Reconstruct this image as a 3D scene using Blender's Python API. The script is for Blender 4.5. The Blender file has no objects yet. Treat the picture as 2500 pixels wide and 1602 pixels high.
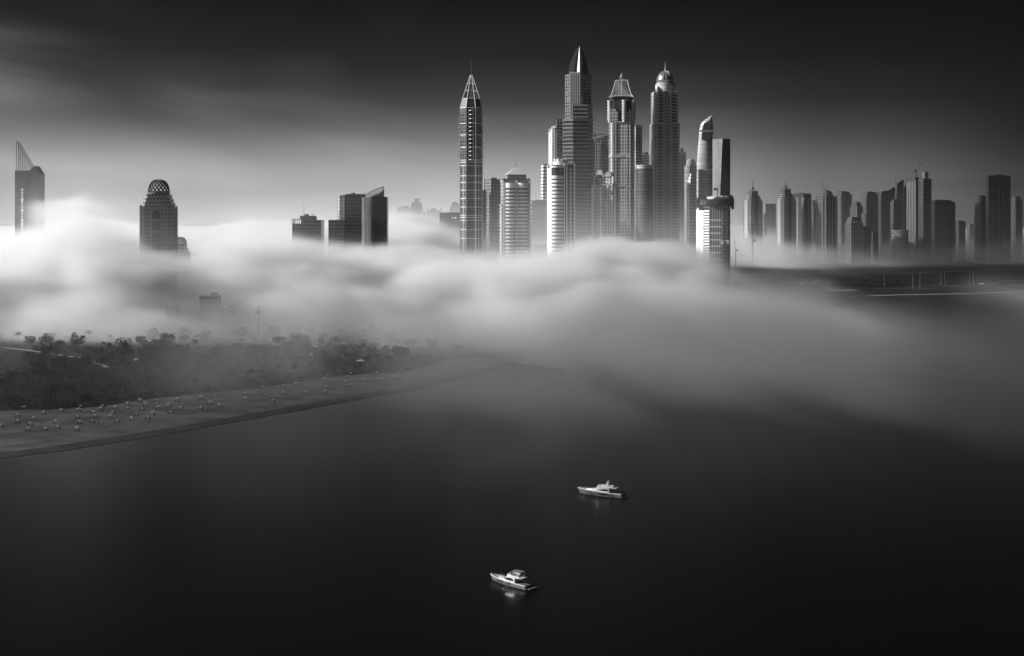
import bpy, math, random
import numpy as np
from mathutils import Vector, Matrix
S = bpy.context.scene
C = S.collection
R = math.radians

# ------------------------------------------------------------------ camera, sky, sun, exposure
cam = bpy.data.cameras.new('camera'); co = bpy.data.objects.new('camera', cam); C.objects.link(co); S.camera = co
co.location = (0, 0, 150); co.rotation_euler = (R(90), 0, 0)
cam.lens = 43.2; cam.sensor_width = 36; cam.shift_y = -261/2500; cam.clip_start = 1; cam.clip_end = 80000
S.view_settings.view_transform = 'Standard'; S.view_settings.look = 'None'; S.view_settings.gamma = 1
S.view_settings.exposure = EXPO = .85
S.cycles.use_denoising = True
S.cycles.max_bounces = 8; S.cycles.volume_bounces = 3; S.cycles.volume_step_rate = 1.6
S.cycles.transparent_max_bounces = 16
SUN_DIR = Vector((-.88, -.06, .42)).normalized()
SUN_EL = math.asin(SUN_DIR.z); SUN_AZ = math.atan2(SUN_DIR.x, SUN_DIR.y)

world = bpy.data.worlds.new('World'); S.world = world; world.use_nodes = True
def sky_nodes():
    nt = world.node_tree; N = nt.nodes.new; L = nt.links.new; bg = nt.nodes['Background']
    def M(op, a, b=None, c=None, clamp=False):
        n = N('ShaderNodeMath'); n.operation = op; n.use_clamp = clamp
        for i, v in enumerate((a, b, c)):
            if v is None: continue
            if hasattr(v, 'links'): L(v, n.inputs[i])
            else: n.inputs[i].default_value = v
        return n.outputs[0]
    def ramp(v, pts, interp='EASE'):
        r = N('ShaderNodeValToRGB'); r.color_ramp.interpolation = interp; e = r.color_ramp.elements
        while len(e) < len(pts): e.new(.5)
        for k, (p, c) in enumerate(pts): e[k].position = p; e[k].color = (c, c, c, 1)
        L(v, r.inputs[0]); return r.outputs[0]
    tc = N('ShaderNodeTexCoord'); sp = N('ShaderNodeSeparateXYZ'); L(tc.outputs['Generated'], sp.inputs[0])
    x, y, z = sp.outputs
    az = M('MULTIPLY', M('ARCTAN2', x, y), 57.2958)          # degrees, 0 = ahead, + = right
    el = M('MULTIPLY', M('ARCSINE', z), 57.2958)
    # high cloud streaks: noise in azimuth / elevation, stretched sideways
    cv = N('ShaderNodeCombineXYZ'); L(M('MULTIPLY', az, .075), cv.inputs[0]); L(M('MULTIPLY', M('ADD', el, M('MULTIPLY', az, .10)), .33), cv.inputs[1])
    nz = N('ShaderNodeTexNoise'); nz.inputs['Scale'].default_value = 1.0; nz.inputs['Detail'].default_value = 3.5; nz.inputs['Roughness'].default_value = .42; nz.inputs['Distortion'].default_value = .6
    L(cv.outputs[0], nz.inputs['Vector'])
    left = ramp(M('DIVIDE', M('ADD', az, 30), 60), [(.10, 1.0), (.30, .75), (.52, 0.08), (.8, .05)])   # clouds live on the left
    nn = M('SUBTRACT', nz.outputs[0], .5)
    el2 = M('ADD', el, M('MULTIPLY', M('MULTIPLY', nn, left), SKY['warp']))
    g = ramp(M('DIVIDE', el2, 12.0), SKY['grad'], 'LINEAR')
    a1 = ramp(M('DIVIDE', M('ADD', az, 30), 60), SKY['az'], 'EASE')
    back = ramp(M('DIVIDE', M('ABSOLUTE', az), 180), [(.12, 1), (.35, .75), (1, .7)])
    col = M('MULTIPLY', M('MULTIPLY', g, a1), back)
    # cloud bank low on the left: lighter patch above the fog, grey wisp up in the corner
    bump = lambda v, c, w: M('POWER', 2.718, M('MULTIPLY', M('POWER', M('DIVIDE', M('SUBTRACT', v, c), w), 2.0), -1.0))
    cb = M('MULTIPLY', M('MULTIPLY', bump(az, -20., 10.), bump(M('ADD', el, M('MULTIPLY', nn, 1.2)), 2.5, 1.45)), ramp(nz.outputs[0], [(.3, .35), (.7, 1)]))
    col = M('ADD', col, M('MULTIPLY', cb, SKY['cloud']))
    gw = M('MULTIPLY', M('MULTIPLY', bump(az, -24., 5.), bump(el, 6.4, 2.4)), ramp(nz.outputs[0], [(.38, 0), (.72, 1)]))
    col = M('ADD', col, M('MULTIPLY', gw, SKY['wisp']))
    sk = N('ShaderNodeTexSky'); sk.sky_type = 'NISHITA'; sk.sun_disc = False; sk.sun_elevation = SUN_EL; sk.sun_rotation = SUN_AZ
    bw = N('ShaderNodeRGBToBW'); L(sk.outputs[0], bw.inputs[0])
    col = M('ADD', M('MULTIPLY', bw.outputs[0], .0003), M('MULTIPLY', col, 10.0))
    L(col, bg.inputs['Color']); bg.inputs['Strength'].default_value = .1*2**-EXPO
SKY = dict(warp=7.0, cloud=.26, wisp=.20,
    grad=[(0, .56), (.10, .44), (.225, .29), (.33, .14), (.46, .040), (.62, .009), (.85, .002), (1, .001)],
    az=[(.13, .62), (.30, .80), (.47, 1.0), (.60, .92), (.75, .36), (.90, .05)])
sky_nodes()
sl = bpy.data.lights.new('sun', 'SUN'); sl.energy = 4.5; sl.angle = R(.5); sl.color = (1, 1, 1)
so = bpy.data.objects.new('sun', sl); C.objects.link(so); so.rotation_euler = SUN_DIR.to_track_quat('Z', 'Y').to_euler()

# ------------------------------------------------------------------ helpers
F = 3000.0; HY = 540.0; HC = 150.0
def gx(px, d): return (px-1250)*d/F
def gz(py, d): return HC-(py-HY)*d/F
def gp(px, py, z=0.0):
    d = F*(HC-z)/(py-HY); return Vector((gx(px, d), d, z))

MATS = {}
def mat(name, col, rough=.7, metal=0.0, noise=0.0, nscale=.1, spec=.5):
    if name in MATS: return MATS[name]
    m = bpy.data.materials.new(name); m.use_nodes = True; nt = m.node_tree; b = nt.nodes['Principled BSDF']
    b.inputs['Roughness'].default_value = rough; b.inputs['Metallic'].default_value = metal; b.inputs['Specular IOR Level'].default_value = spec
    b.inputs['Base Color'].default_value = (col, col, col, 1)
    if noise:
        tc = nt.nodes.new('ShaderNodeTexCoord'); n = nt.nodes.new('ShaderNodeTexNoise'); n.inputs['Scale'].default_value = nscale; n.inputs['Detail'].default_value = 6
        mr = nt.nodes.new('ShaderNodeMapRange'); mr.inputs['To Min'].default_value = col*(1-noise); mr.inputs['To Max'].default_value = col*(1+noise); mr.inputs['From Min'].default_value = .3; mr.inputs['From Max'].default_value = .7
        nt.links.new(tc.outputs['Object'], n.inputs['Vector']); nt.links.new(n.outputs[0], mr.inputs[0]); nt.links.new(mr.outputs[0], b.inputs['Base Color'])
    MATS[name] = m; return m
def winmat(name, wall, glass, bay, fh, wf, hf, rough=.7, vline=0.0):
    """a wall with a grid of windows: uv are metres round the building and metres up"""
    if name in MATS: return MATS[name]
    m = bpy.data.materials.new(name); m.use_nodes = True; nt = m.node_tree; b = nt.nodes['Principled BSDF']; N = nt.nodes.new; L = nt.links.new
    def M(op, a, c=None, d=None):
        n = N('ShaderNodeMath'); n.operation = op
        for i, v in enumerate((a, c, d)):
            if v is None: continue
            if hasattr(v, 'links'): L(v, n.inputs[i])
            else: n.inputs[i].default_value = v
        return n.outputs[0]
    uv = N('ShaderNodeUVMap'); sp = N('ShaderNodeSeparateXYZ'); L(uv.outputs[0], sp.inputs[0])
    u = M('DIVIDE', sp.outputs[0], bay); v = M('DIVIDE', sp.outputs[1], fh)
    iu = M('LESS_THAN', M('ABSOLUTE', M('SUBTRACT', M('FRACT', u), .5)), wf/2)
    iv = M('LESS_THAN', M('ABSOLUTE', M('SUBTRACT', M('FRACT', v), .5)), hf/2)
    w = M('MULTIPLY', iu, iv)
    cv = N('ShaderNodeCombineXYZ'); L(M('FLOOR', u), cv.inputs[0]); L(M('FLOOR', v), cv.inputs[1])
    wn = N('ShaderNodeTexWhiteNoise'); wn.noise_dimensions = '2D'; L(cv.outputs[0], wn.inputs['Vector'])
    gcol = M('MULTIPLY_ADD', M('POWER', wn.outputs[0], 3.0), glass*2+.012, glass)
    nz = N('ShaderNodeTexNoise'); nz.inputs['Scale'].default_value = .06; nz.inputs['Detail'].default_value = 5; tc = N('ShaderNodeTexCoord'); L(tc.outputs['Object'], nz.inputs['Vector'])
    wcol = M('MULTIPLY', M('MULTIPLY_ADD', nz.outputs[0], .5, .75), wall)
    mx = M('ADD', M('MULTIPLY', w, gcol), M('MULTIPLY', M('SUBTRACT', 1.0, w), wcol))
    L(mx, b.inputs['Base Color']); L(M('MULTIPLY_ADD', w, .22-rough, rough), b.inputs['Roughness'])
    MATS[name] = m; return m

class MB:
    def __init__(s): s.v = []; s.f = []; s.m = []; s.uv = []
    def face(s, idx, m=0, uv=None): s.f.append(idx); s.m.append(m); s.uv.append(uv or [(0, 0)]*len(idx))
    def prism(s, poly, z0, z1, m=0, poly2=None, top=True, mt=None, u0=0.0, bottom=False):
        n = len(poly); p2 = poly2 or poly; b = len(s.v)
        s.v += [(p[0], p[1], z0) for p in poly]+[(p[0], p[1], z1) for p in p2]
        u = u0
        for i in range(n):
            j = (i+1) % n; L = math.hypot(poly[j][0]-poly[i][0], poly[j][1]-poly[i][1])
            s.face((b+i, b+j, b+n+j, b+n+i), m, [(u, z0), (u+L, z0), (u+L, z1), (u, z1)]); u += L
        if top: s.face(tuple(b+n+i for i in range(n)), m if mt is None else mt)
        if bottom: s.face(tuple(b+n-1-i for i in range(n)), m)
    def box(s, x, y, z, sx, sy, sz, m=0, rot=0.0):
        """centre x y, bottom z"""
        c, q = math.cos(rot), math.sin(rot)
        P = [(x+a*c-b*q, y+a*q+b*c) for a, b in ((-sx/2, -sy/2), (sx/2, -sy/2), (sx/2, sy/2), (-sx/2, sy/2))]
        s.prism(P, z, z+sz, m, bottom=True)
    def tube(s, p, q, r, r2=None, m=0, n=6):
        p = Vector(p); q = Vector(q); d = (q-p)
        if d.length < 1e-6: return
        r2 = r if r2 is None else r2; d.normalize(); a = d.orthogonal().normalized(); c = d.cross(a); b = len(s.v)
        for P, rr in ((p, r), (q, r2)):
            for i in range(n):
                t = 2*math.pi*i/n; s.v.append(tuple(P+a*math.cos(t)*rr+c*math.sin(t)*rr))
        for i in range(n): j = (i+1) % n; s.face((b+i, b+j, b+n+j, b+n+i), m)
        s.face(tuple(b+n+i for i in range(n)), m); s.face(tuple(b+n-1-i for i in range(n)), m)
    def path(s, pts, r, m=0, n=5):
        for a, b in zip(pts, pts[1:]): s.tube(a, b, r, m=m, n=n)
    def lathe(s, prof, x=0, y=0, n=24, m=0, sy=1.0):
        b = len(s.v); k = len(prof)
        for r, z in prof:
            for i in range(n): t = 2*math.pi*i/n; s.v.append((x+r*math.cos(t), y+r*math.sin(t)*sy, z))
        for a in range(k-1):
            for i in range(n):
                j = (i+1) % n; r = max(prof[a][0], 1)
                s.face((b+a*n+i, b+a*n+j, b+(a+1)*n+j, b+(a+1)*n+i), m, [(i*r*6.283/n, prof[a][1]), ((i+1)*r*6.283/n, prof[a][1]), ((i+1)*r*6.283/n, prof[a+1][1]), (i*r*6.283/n, prof[a+1][1])])
        s.face(tuple(b+(k-1)*n+i for i in range(n)), m)
    def loft(s, rings, m=0, closed=True, cap0=True, cap1=True):
        b = len(s.v); n = len(rings[0])
        for r in rings: s.v += [tuple(p) for p in r]
        for k in range(len(rings)-1):
            for i in range(n if closed else n-1):
                j = (i+1) % n; s.face((b+k*n+i, b+k*n+j, b+(k+1)*n+j, b+(k+1)*n+i), m)
        if cap0: s.face(tuple(b+n-1-i for i in range(n)), m)
        if cap1: s.face(tuple(b+(len(rings)-1)*n+i for i in range(n)), m)
    def extrude(s, outline, y0, y1, m=0, ty=None):
        """outline in x,z extruded along y (outline listed anticlockwise seen from -y)"""
        n = len(outline); b = len(s.v)
        s.v += [(p[0], y0, p[1]) for p in outline]+[(p[0], y1, p[1]) for p in outline]
        s.face(tuple(b+i for i in range(n)), m, [(p[0], p[1]) for p in outline]); s.face(tuple(b+n+n-1-i for i in range(n)), m, [(p[0], p[1]) for p in reversed(outline)])
        for i in range(n):
            j = (i+1) % n; s.face((b+i, b+n+i, b+n+j, b+j), m, [(y0, outline[i][1]), (y1, outline[i][1]), (y1, outline[j][1]), (y0, outline[j][1])])
    def slabs(s, poly, z0, z1, step, t, out, m=0):
        q = grow(poly, out); z = z0
        while z < z1: s.prism(q, z, z+t, m, bottom=True); z += step
    def build(s, name, mats, parent=None, smooth=False):
        me = bpy.data.meshes.new(name); me.from_pydata(s.v, [], s.f)
        for q in (mats if isinstance(mats, (list, tuple)) else [mats]): me.materials.append(q)
        me.polygons.foreach_set('material_index', s.m)
        ul = me.uv_layers.new(name='UVMap'); ul.data.foreach_set('uv', [c for f in s.uv for p in f for c in p])
        if smooth: me.polygons.foreach_set('use_smooth', [True]*len(me.polygons))
        me.update()
        o = bpy.data.objects.new(name, me); C.objects.link(o)
        if parent: o.parent = parent
        return o
def grow(poly, d):
    cx = sum(p[0] for p in poly)/len(poly); cy = sum(p[1] for p in poly)/len(poly); out = []
    for p in poly:
        v = Vector((p[0]-cx, p[1]-cy)); L = v.length; v *= (L+d)/L if L else 1; out.append((cx+v.x, cy+v.y))
    return out
def sc(poly, k, dx=0, dy=0): return [(p[0]*k+dx, p[1]*k+dy) for p in poly]
def rect(w, d, x=0, y=0): return [(x-w/2, y-d/2), (x+w/2, y-d/2), (x+w/2, y+d/2), (x-w/2, y+d/2)]
def octo(w, d, c): return [(-w/2+c, -d/2), (w/2-c, -d/2), (w/2, -d/2+c), (w/2, d/2-c), (w/2-c, d/2), (-w/2+c, d/2), (-w/2, d/2-c), (-w/2, -d/2+c)]
def circ(r, n=24, x=0, y=0, sy=1.0, a0=0.0): return [(x+r*math.cos(a0+2*math.pi*i/n), y+r*sy*math.sin(a0+2*math.pi*i/n)) for i in range(n)]
def tag(o, label, cat=None, group=None, kind=None):
    if label: o['label'] = label
    if cat: o['category'] = cat
    if group: o['group'] = group
    if kind: o['kind'] = kind
    return o
def thing(name, label, cat, loc=(0, 0, 0), rz=0.0, group=None):
    o = bpy.data.objects.new(name, None); C.objects.link(o); o.location = loc; o.rotation_euler = (0, 0, rz); o.empty_display_size = 1
    return tag(o, label, cat, group)
def dup(o, loc, rz=None, scl=None, label=None):
    r = o.copy(); C.objects.link(r); r.location = loc
    if rz is not None: r.rotation_euler = (0, 0, rz)
    if scl is not None: r.scale = scl if hasattr(scl, '__len__') else (scl,)*3
    if label: r['label'] = label
    for ch in list(o.children):
        c = ch.copy(); C.objects.link(c); c.parent = r
        for g in list(ch.children): d = g.copy(); C.objects.link(d); d.parent = c
    return r

STONE = mat('pale stone', .40, noise=.15, nscale=.05); STONE2 = mat('grey stone', .17, noise=.15, nscale=.05); WHITE = mat('white render', .62, noise=.06, nscale=.05)
DARK = mat('dark cladding', .05, .5, noise=.3, nscale=.05); GLASS = mat('dark glass', .03, .18, noise=.4, nscale=.08); GLASS2 = mat('grey glass', .10, .2, noise=.3, nscale=.05)
METAL = mat('pale metal', .5, .4, .5); STEEL = mat('dark steel', .06, .5, .3); CONC = mat('raw concrete', .22, noise=.2, nscale=.08)
W_STONE = winmat('stone wall with windows', .36, .02, 4.6, 5.4, .48, .55)
W_STONE2 = winmat('grey stone wall with windows', .22, .02, 4.8, 5.6, .5, .55)
W_PALE = winmat('pale wall with windows', .5, .03, 4.4, 5.2, .45, .5)
W_BAND = winmat('wall with window bands', .5, .03, 9.0, 5.4, .92, .5)
W_BANDW = winmat('white wall with window bands', .8, .03, 12.0, 6.4, .94, .45)
W_GL = winmat('glass curtain wall', .22, .035, 4.5, 5.4, .82, .8, .4)
W_GLD = winmat('dark curtain wall', .10, .022, 4.5, 5.4, .85, .8, .4)
W_VERT = winmat('vertically ribbed wall', .30, .03, 2.4, 60., .5, .99)
W_CONC = winmat('unfinished concrete frame', .24, .012, 5.0, 3.8, .7, .7, .9)
# ------------------------------------------------------------------ ground and water
def sheet(name, pts, z, m, zb=None):
    b = MB(); n = len(pts)
    if zb is None:
        b.v = [(p[0], p[1], z) for p in pts]; b.face(tuple(range(n)))
    else:
        a = sum(pts[i][0]*pts[(i+1) % n][1]-pts[(i+1) % n][0]*pts[i][1] for i in range(n))
        b.prism(pts if a > 0 else pts[::-1], zb, z, 0)
    o = b.build(name, m); o['kind'] = 'structure'; return o
def water_mat():
    m = mat('sea water', .004, .28, spec=.06); nt = m.node_tree; b = nt.nodes['Principled BSDF']; N = nt.nodes.new; L = nt.links.new
    tc = N('ShaderNodeTexCoord'); n = N('ShaderNodeTexNoise'); n.inputs['Scale'].default_value = .25; n.inputs['Detail'].default_value = 4
    mp = N('ShaderNodeMapping'); mp.inputs['Scale'].default_value = (1, .6, 1); L(tc.outputs['Object'], mp.inputs[0]); L(mp.outputs[0], n.inputs['Vector'])
    bp = N('ShaderNodeBump'); bp.inputs['Strength'].default_value = .12; bp.inputs['Distance'].default_value = .6; L(n.outputs[0], bp.inputs['Height']); L(bp.outputs[0], b.inputs['Normal'])
    return m
sheet('sea', [(-30000, -2000), (30000, -2000), (30000, 60000), (-30000, 60000)], 0, water_mat())
shore = [gp(a, b) for a, b in ((-60, 1133), (0, 1123), (120, 1107), (250, 1088), (380, 1066), (500, 1045), (660, 1016), (830, 985), (920, 969), (1000, 955), (1060, 940), (1110, 926), (1160, 913), (1210, 903), (1250, 893))]
shore = [(p.x, p.y) for p in shore]
coast = [(-30000, 560), (-420, 740)]+shore+[(30, 1400), (130, 1650), (300, 1950), (430, 2350), (520, 2680), (600, 2800), (900, 2830), (1300, 2890), (1800, 2960), (3000, 3100), (30000, 4000), (30000, 60000), (-30000, 60000)]
def land_mat():
    m = mat('dry scrub ground', .05, .95, spec=.05); nt = m.node_tree; b = nt.nodes['Principled BSDF']; N = nt.nodes.new; L = nt.links.new
    tc = N('ShaderNodeTexCoord'); n = N('ShaderNodeTexNoise'); n.inputs['Scale'].default_value = .012; n.inputs['Detail'].default_value = 9; n.inputs['Roughness'].default_value = .62
    r = N('ShaderNodeValToRGB'); e = r.color_ramp.elements; e[0].position = .42; e[0].color = (.008,)*3+(1,); e[1].position = .66; e[1].color = (.024,)*3+(1,)
    L(tc.outputs['Object'], n.inputs['Vector']); L(n.outputs[0], r.inputs[0]); L(r.outputs[0], b.inputs['Base Color']); return m
sheet('ground', coast, .25, land_mat(), -2)
foam = []
for i, p in enumerate(shore[:-1]):
    for f in (0, .25, .5, .75): foam.append((p[0]+(shore[i+1][0]-p[0])*f+.5*math.sin(i*9+f*25), p[1]+(shore[i+1][1]-p[1])*f-1.0+.6*math.sin(i*5+f*17)))
fb_ = MB()
for i, p in enumerate(foam): w_ = .35+.5*abs(math.sin(i*1.9)); fb_.v += [(p[0], p[1]-w_, .06), (p[0], p[1]+w_, .06)]
for i in range(len(foam)-1): fb_.face((2*i, 2*i+2, 2*i+3, 2*i+1))
fo_ = fb_.build('shore_foam', mat('foam', .4, .9, noise=.5, nscale=.5)); fo_['kind'] = 'structure'
sand_top = [gp(a, b) for a, b in ((-60, 1006), (0, 1004), (120, 1002), (250, 994), (370, 975), (500, 962), (640, 948), (720, 936), (800, 922), (900, 914), (980, 912), (1040, 898), (1075, 884), (1130, 876), (1180, 872))]
inset = lambda p, k: (p[0]-k*.55, p[1]+k)
sheet('wet_sand', [inset(p, 1.0) for p in shore]+[inset(p, 26) for p in shore[::-1]], .33, mat('wet sand', .06, .7, noise=.4, nscale=.05, spec=.2))
sheet('beach_sand', [inset(p, 19) for p in shore[:9]]+[inset(p, 14) for p in shore[9:]]+[(p.x, p.y) for p in sand_top[::-1]], .42, mat('dry sand', .16, .95, noise=.4, nscale=.045, spec=.1))
def ribbon(name, pts, w, z, m):
    b = MB(); L = []
    for i, p in enumerate(pts):
        a = Vector(pts[max(i-1, 0)]); c = Vector(pts[min(i+1, len(pts)-1)]); t = (c-a); t.normalize(); n = Vector((-t.y, t.x))*w/2
        b.v += [(p[0]-n.x, p[1]-n.y, z), (p[0]+n.x, p[1]+n.y, z)]
    for i in range(len(pts)-1): b.face((2*i, 2*i+2, 2*i+3, 2*i+1))
    o = b.build(name, m); o['kind'] = 'structure'; return o
g2 = lambda a, b: tuple(gp(a, b))[:2]
ribbon('path', [g2(-40, 848), g2(0, 849), g2(60, 855), g2(120, 864), g2(190, 874), g2(230, 884), g2(262, 898)], 4.5, .5, mat('pale paving', .35, .8, noise=.15, nscale=.1))
ribbon('path', [g2(690, 905), g2(760, 908), g2(830, 905), g2(900, 900)], 3, .5, MATS['pale paving'])
# spits, quay and roads of the far shore on the right
for pts, w in (([g2(2120, 723), g2(2180, 721), g2(2280, 719), g2(2400, 716), g2(2540, 712)], 16), ([g2(1900, 712), g2(2000, 710), g2(2090, 709)], 30)):
    ribbon('sand_spit', pts, w, .5, mat('pale sand spit', .22, .9, noise=.3, nscale=.05))
for pts, w, z in (([g2(2130, 707), g2(2270, 706), g2(2350, 704), g2(2460, 700), g2(2540, 697)], 10, 1.6), ([g2(2200, 700), g2(2320, 699), g2(2380, 697), g2(2430, 694)], 7, 1.8), ([g2(1700, 676), g2(1900, 670), g2(2200, 668), g2(2560, 655)], 12, .9), ([g2(2400, 690), g2(2540, 684)], 10, .9)):
    ribbon('road', pts, w, z, mat('pale asphalt', .16, .9, noise=.3, nscale=.03))

# ------------------------------------------------------------------ towers
def tower(label, px0, px1, D, rz=0.0, cat='tower', name='tower', cx=None, group=None):
    c = (px0+px1)/2 if cx is None else cx
    s = D/F
    t = thing(name, label, cat, (gx(c, D), D, .3), rz, group)
    return t, s, (px1-px0)*s, (lambda y: gz(y, D)-.3), (lambda px: (px-c)*s)
def mast(parent, x, y, z0, z1, r=.5, name='antenna'):
    b = MB(); b.tube((x, y, z0), (x, y, z0+(z1-z0)*.45), r, r*.7, n=6); b.tube((x, y, z0+(z1-z0)*.45), (x, y, z1), r*.55, r*.25, n=6); return b.build(name, STEEL, parent)
def piers(b, poly, z0, z1, w, m=0, out=.4, skip=()):
    for i, p in enumerate(grow(poly, out)):
        if i not in skip: b.box(p[0], p[1], z0, w, w, z1-z0, m)
def clutter(parent, w, d, z, seed, n=5, hmax=5):
    r = random.Random(seed); b = MB(); b.box(0, 0, z, w*.86, d*.86, .35)
    for i in range(n):
        sx, sy = r.uniform(.1, .3)*w, r.uniform(.1, .3)*d
        b.box(r.uniform(-.32, .32)*w, r.uniform(-.32, .32)*d, z+.02*i+.01, sx, sy, r.uniform(.3, 1)*hmax)
    b.build('rooftop_plant', STEEL, parent)

def plain_tower(label, px0, px1, y_top, D, rz=0.0, wall=None, slab=None, pier=None, depth=None, chamf=3.0, core=None, step=6.0, ant=None, fill=None, seed=1, balc=None, para=1.5, slab_out=.7, tiers=(), group=None):
    """footprint chamfered; rz turns the lit left side into view"""
    c, q = abs(math.cos(rz)), abs(math.sin(rz))
    t, s, W, Z, X = tower(label, px0, px1, D, rz, group=group)
    d = depth or W*.9
    w = (W-d*q)/c if rz else W
    if w < W*.4: w = d = W/(c+q)
    P = octo(w, d, chamf) if chamf else rect(w, d)
    H = Z(y_top); b = MB(); b.prism(P, 0, H, 0); b.prism(sc(P, 1.015), H-1, H+para, 0); b.build('wall', wall or W_STONE, t)
    if slab:
        b = MB(); b.slabs(P, max(0, H-260), H-2, step, 1.8, slab_out); b.build('floor_slab_stack', slab, t)
    if pier:
        b = MB(); piers(b, P, 0, H+para+.6, 1.6)
        nx = 2
        for k in range(1, nx+1): b.box(-w/2+w*k/(nx+1), -d/2-.3, 0, 1.4, 1.4, H+para)
        b.build('corner_pier', pier, t)
    if balc:
        for k in balc[1:]:
            for side in (0, 1):
                b = MB(); z = max(0, H-230)
                if side: b.box(-w/2-.3, k*d, z, 1.0, d*.14, H-8-z)
                else: b.box(k*w, -d/2-.3, z, w*.11, 1.0, H-8-z)
                while z < H-6:
                    if side: b.box(-w/2-1.0, k*d, z, 2.0, d*.2, 2.2)
                    else: b.box(k*w, -d/2-1.1, z, w*.16, 2.2, 2.2)
                    z += 6.0
                b.build('balcony_stack', balc[0], t)
    for k, (f, y1) in enumerate(tiers):
        z1 = Z(y1); b = MB(); b.prism(sc(P, f), H+.3, z1, 0); b.prism(sc(P, f*1.04), z1-.8, z1+.4, 0); b.build('upper_storey', wall or W_STONE, t); H2 = H; H = z1
    if core:
        b = MB(); zc = Z(core); b.box(w*.05, 0, H+.1, w*.45, d*.5, max(2, zc-H)); b.build('lift_core', DARK if core is None else CONC, t); H = max(H, zc)
    clutter(t, w*.8, d*.8, H if not core else Z(y_top)+.1, seed, 5, 4)
    if ant: mast(t, X(ant[0]) if len(ant) > 1 else 0, 0, H, Z(ant[-1]))
    return t

# -- 1: pointed steel-framed glass tower
def pointed_tower():
    t, s, W, Z, X = tower('tall slim dark glass tower with pale frame lines, tapering crown and needle spire', 1124, 1177, 2000, cx=1150.5)
    P = octo(35, 35, 10); H = Z(265)
    b = MB(); b.prism(P, 0, H, 0); b.build('glass_body', W_GLD, t)
    b = MB(); piers(b, P, 0, H, 1.3)
    for x in (-12.4, 12.4): b.box(x, -12.6, 0, .7, .7, Z(405), 0, math.copysign(R(45), x))
    for y in (265, 303, 331, 361, 392, 397, 405, 430, 446, 465, 485, 506, 526, 531, 538, 560, 582): b.prism(grow(P, .5), Z(y)-.5, Z(y)+.5, bottom=True)
    b.build('pale_frame', mat('pale frame', .62, .5), t)
    b = MB(); b.slabs([(-7, -17.9), (7, -17.9), (7, -16), (-7, -16)], Z(600), Z(408), 3.3, .8, .2); b.build('floor_slab_stack', STONE2, t)
    b = MB(); z = Z(392)
    while z < Z(268):
        n = len(b.v); b.prism([(-3.4, -17.4), (0, -20.4), (3.4, -17.4)], z, z+1.3, bottom=True); z += 6.6
    b.box(-3.8, -17.9, Z(392), .8, 1, Z(268)-Z(392)); b.box(3.8, -17.9, Z(392), .8, 1, Z(268)-Z(392)); b.build('chevron_balcony_stack', METAL, t)
    for sx in (-1, 1):
        b = MB(); z = Z(394)
        b.box(sx*17.9, -2, z, .8, 7, Z(282)-z)
        while z < Z(282): b.box(sx*19.4, -2, z, 4, 9, 1.0); z += 6.9
        b.build('side_balcony_stack', METAL, t)
    b = MB(); z1 = Z(242); P1 = sc(P, .80); b.prism(P, H, z1, 0, P1); b.build('crown_glass', GLASS, t)
    z2 = Z(184); P2 = sc(P, .10)
    b = MB()
    for i in (0, 2, 4, 6):                                            # four glass blades
        a, c = P1[i], P1[(i+1) % 8]; e, f = P2[i], P2[(i+1) % 8]
        n = len(b.v); b.v += [(*a, z1), (*c, z1), (*f, z2), (*e, z2)]; b.face((n, n+1, n+2, n+3))
    b.prism(sc(P1, .55), z1, z2-8, 0, sc(P1, .12)); b.build('spire_glass', GLASS2, t)
    b = MB()
    for a, c, e in zip(P, P1, P2): b.tube((*a, H), (*c, z1), .55); b.tube((*c, z1), (*e, z2), .5)
    for k in (0, .35, .65):
        Q = [(c[0]+(e[0]-c[0])*k, c[1]+(e[1]-c[1])*k) for c, e in zip(P1, P2)]; z = z1+(z2-z1)*k
        for i in range(8): b.tube((*Q[i], z), (*Q[(i+1) % 8], z), .4)
    b.build('crown_frame', MATS['pale frame'], t)
    mast(t, 0, 0, z2-6, Z(146), 1.0, 'spire')
pointed_tower()

plain_tower('stepped dark slab tower close beside the pointed glass tower', 1183, 1222, 440, 2060, R(28), W_GL, None, STONE2, core=434, seed=2, chamf=0)
plain_tower('narrow low block at the right foot of the pointed glass tower', 1172, 1186, 468, 2045, R(15), W_STONE2, None, STONE2, seed=3, chamf=0)

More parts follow.
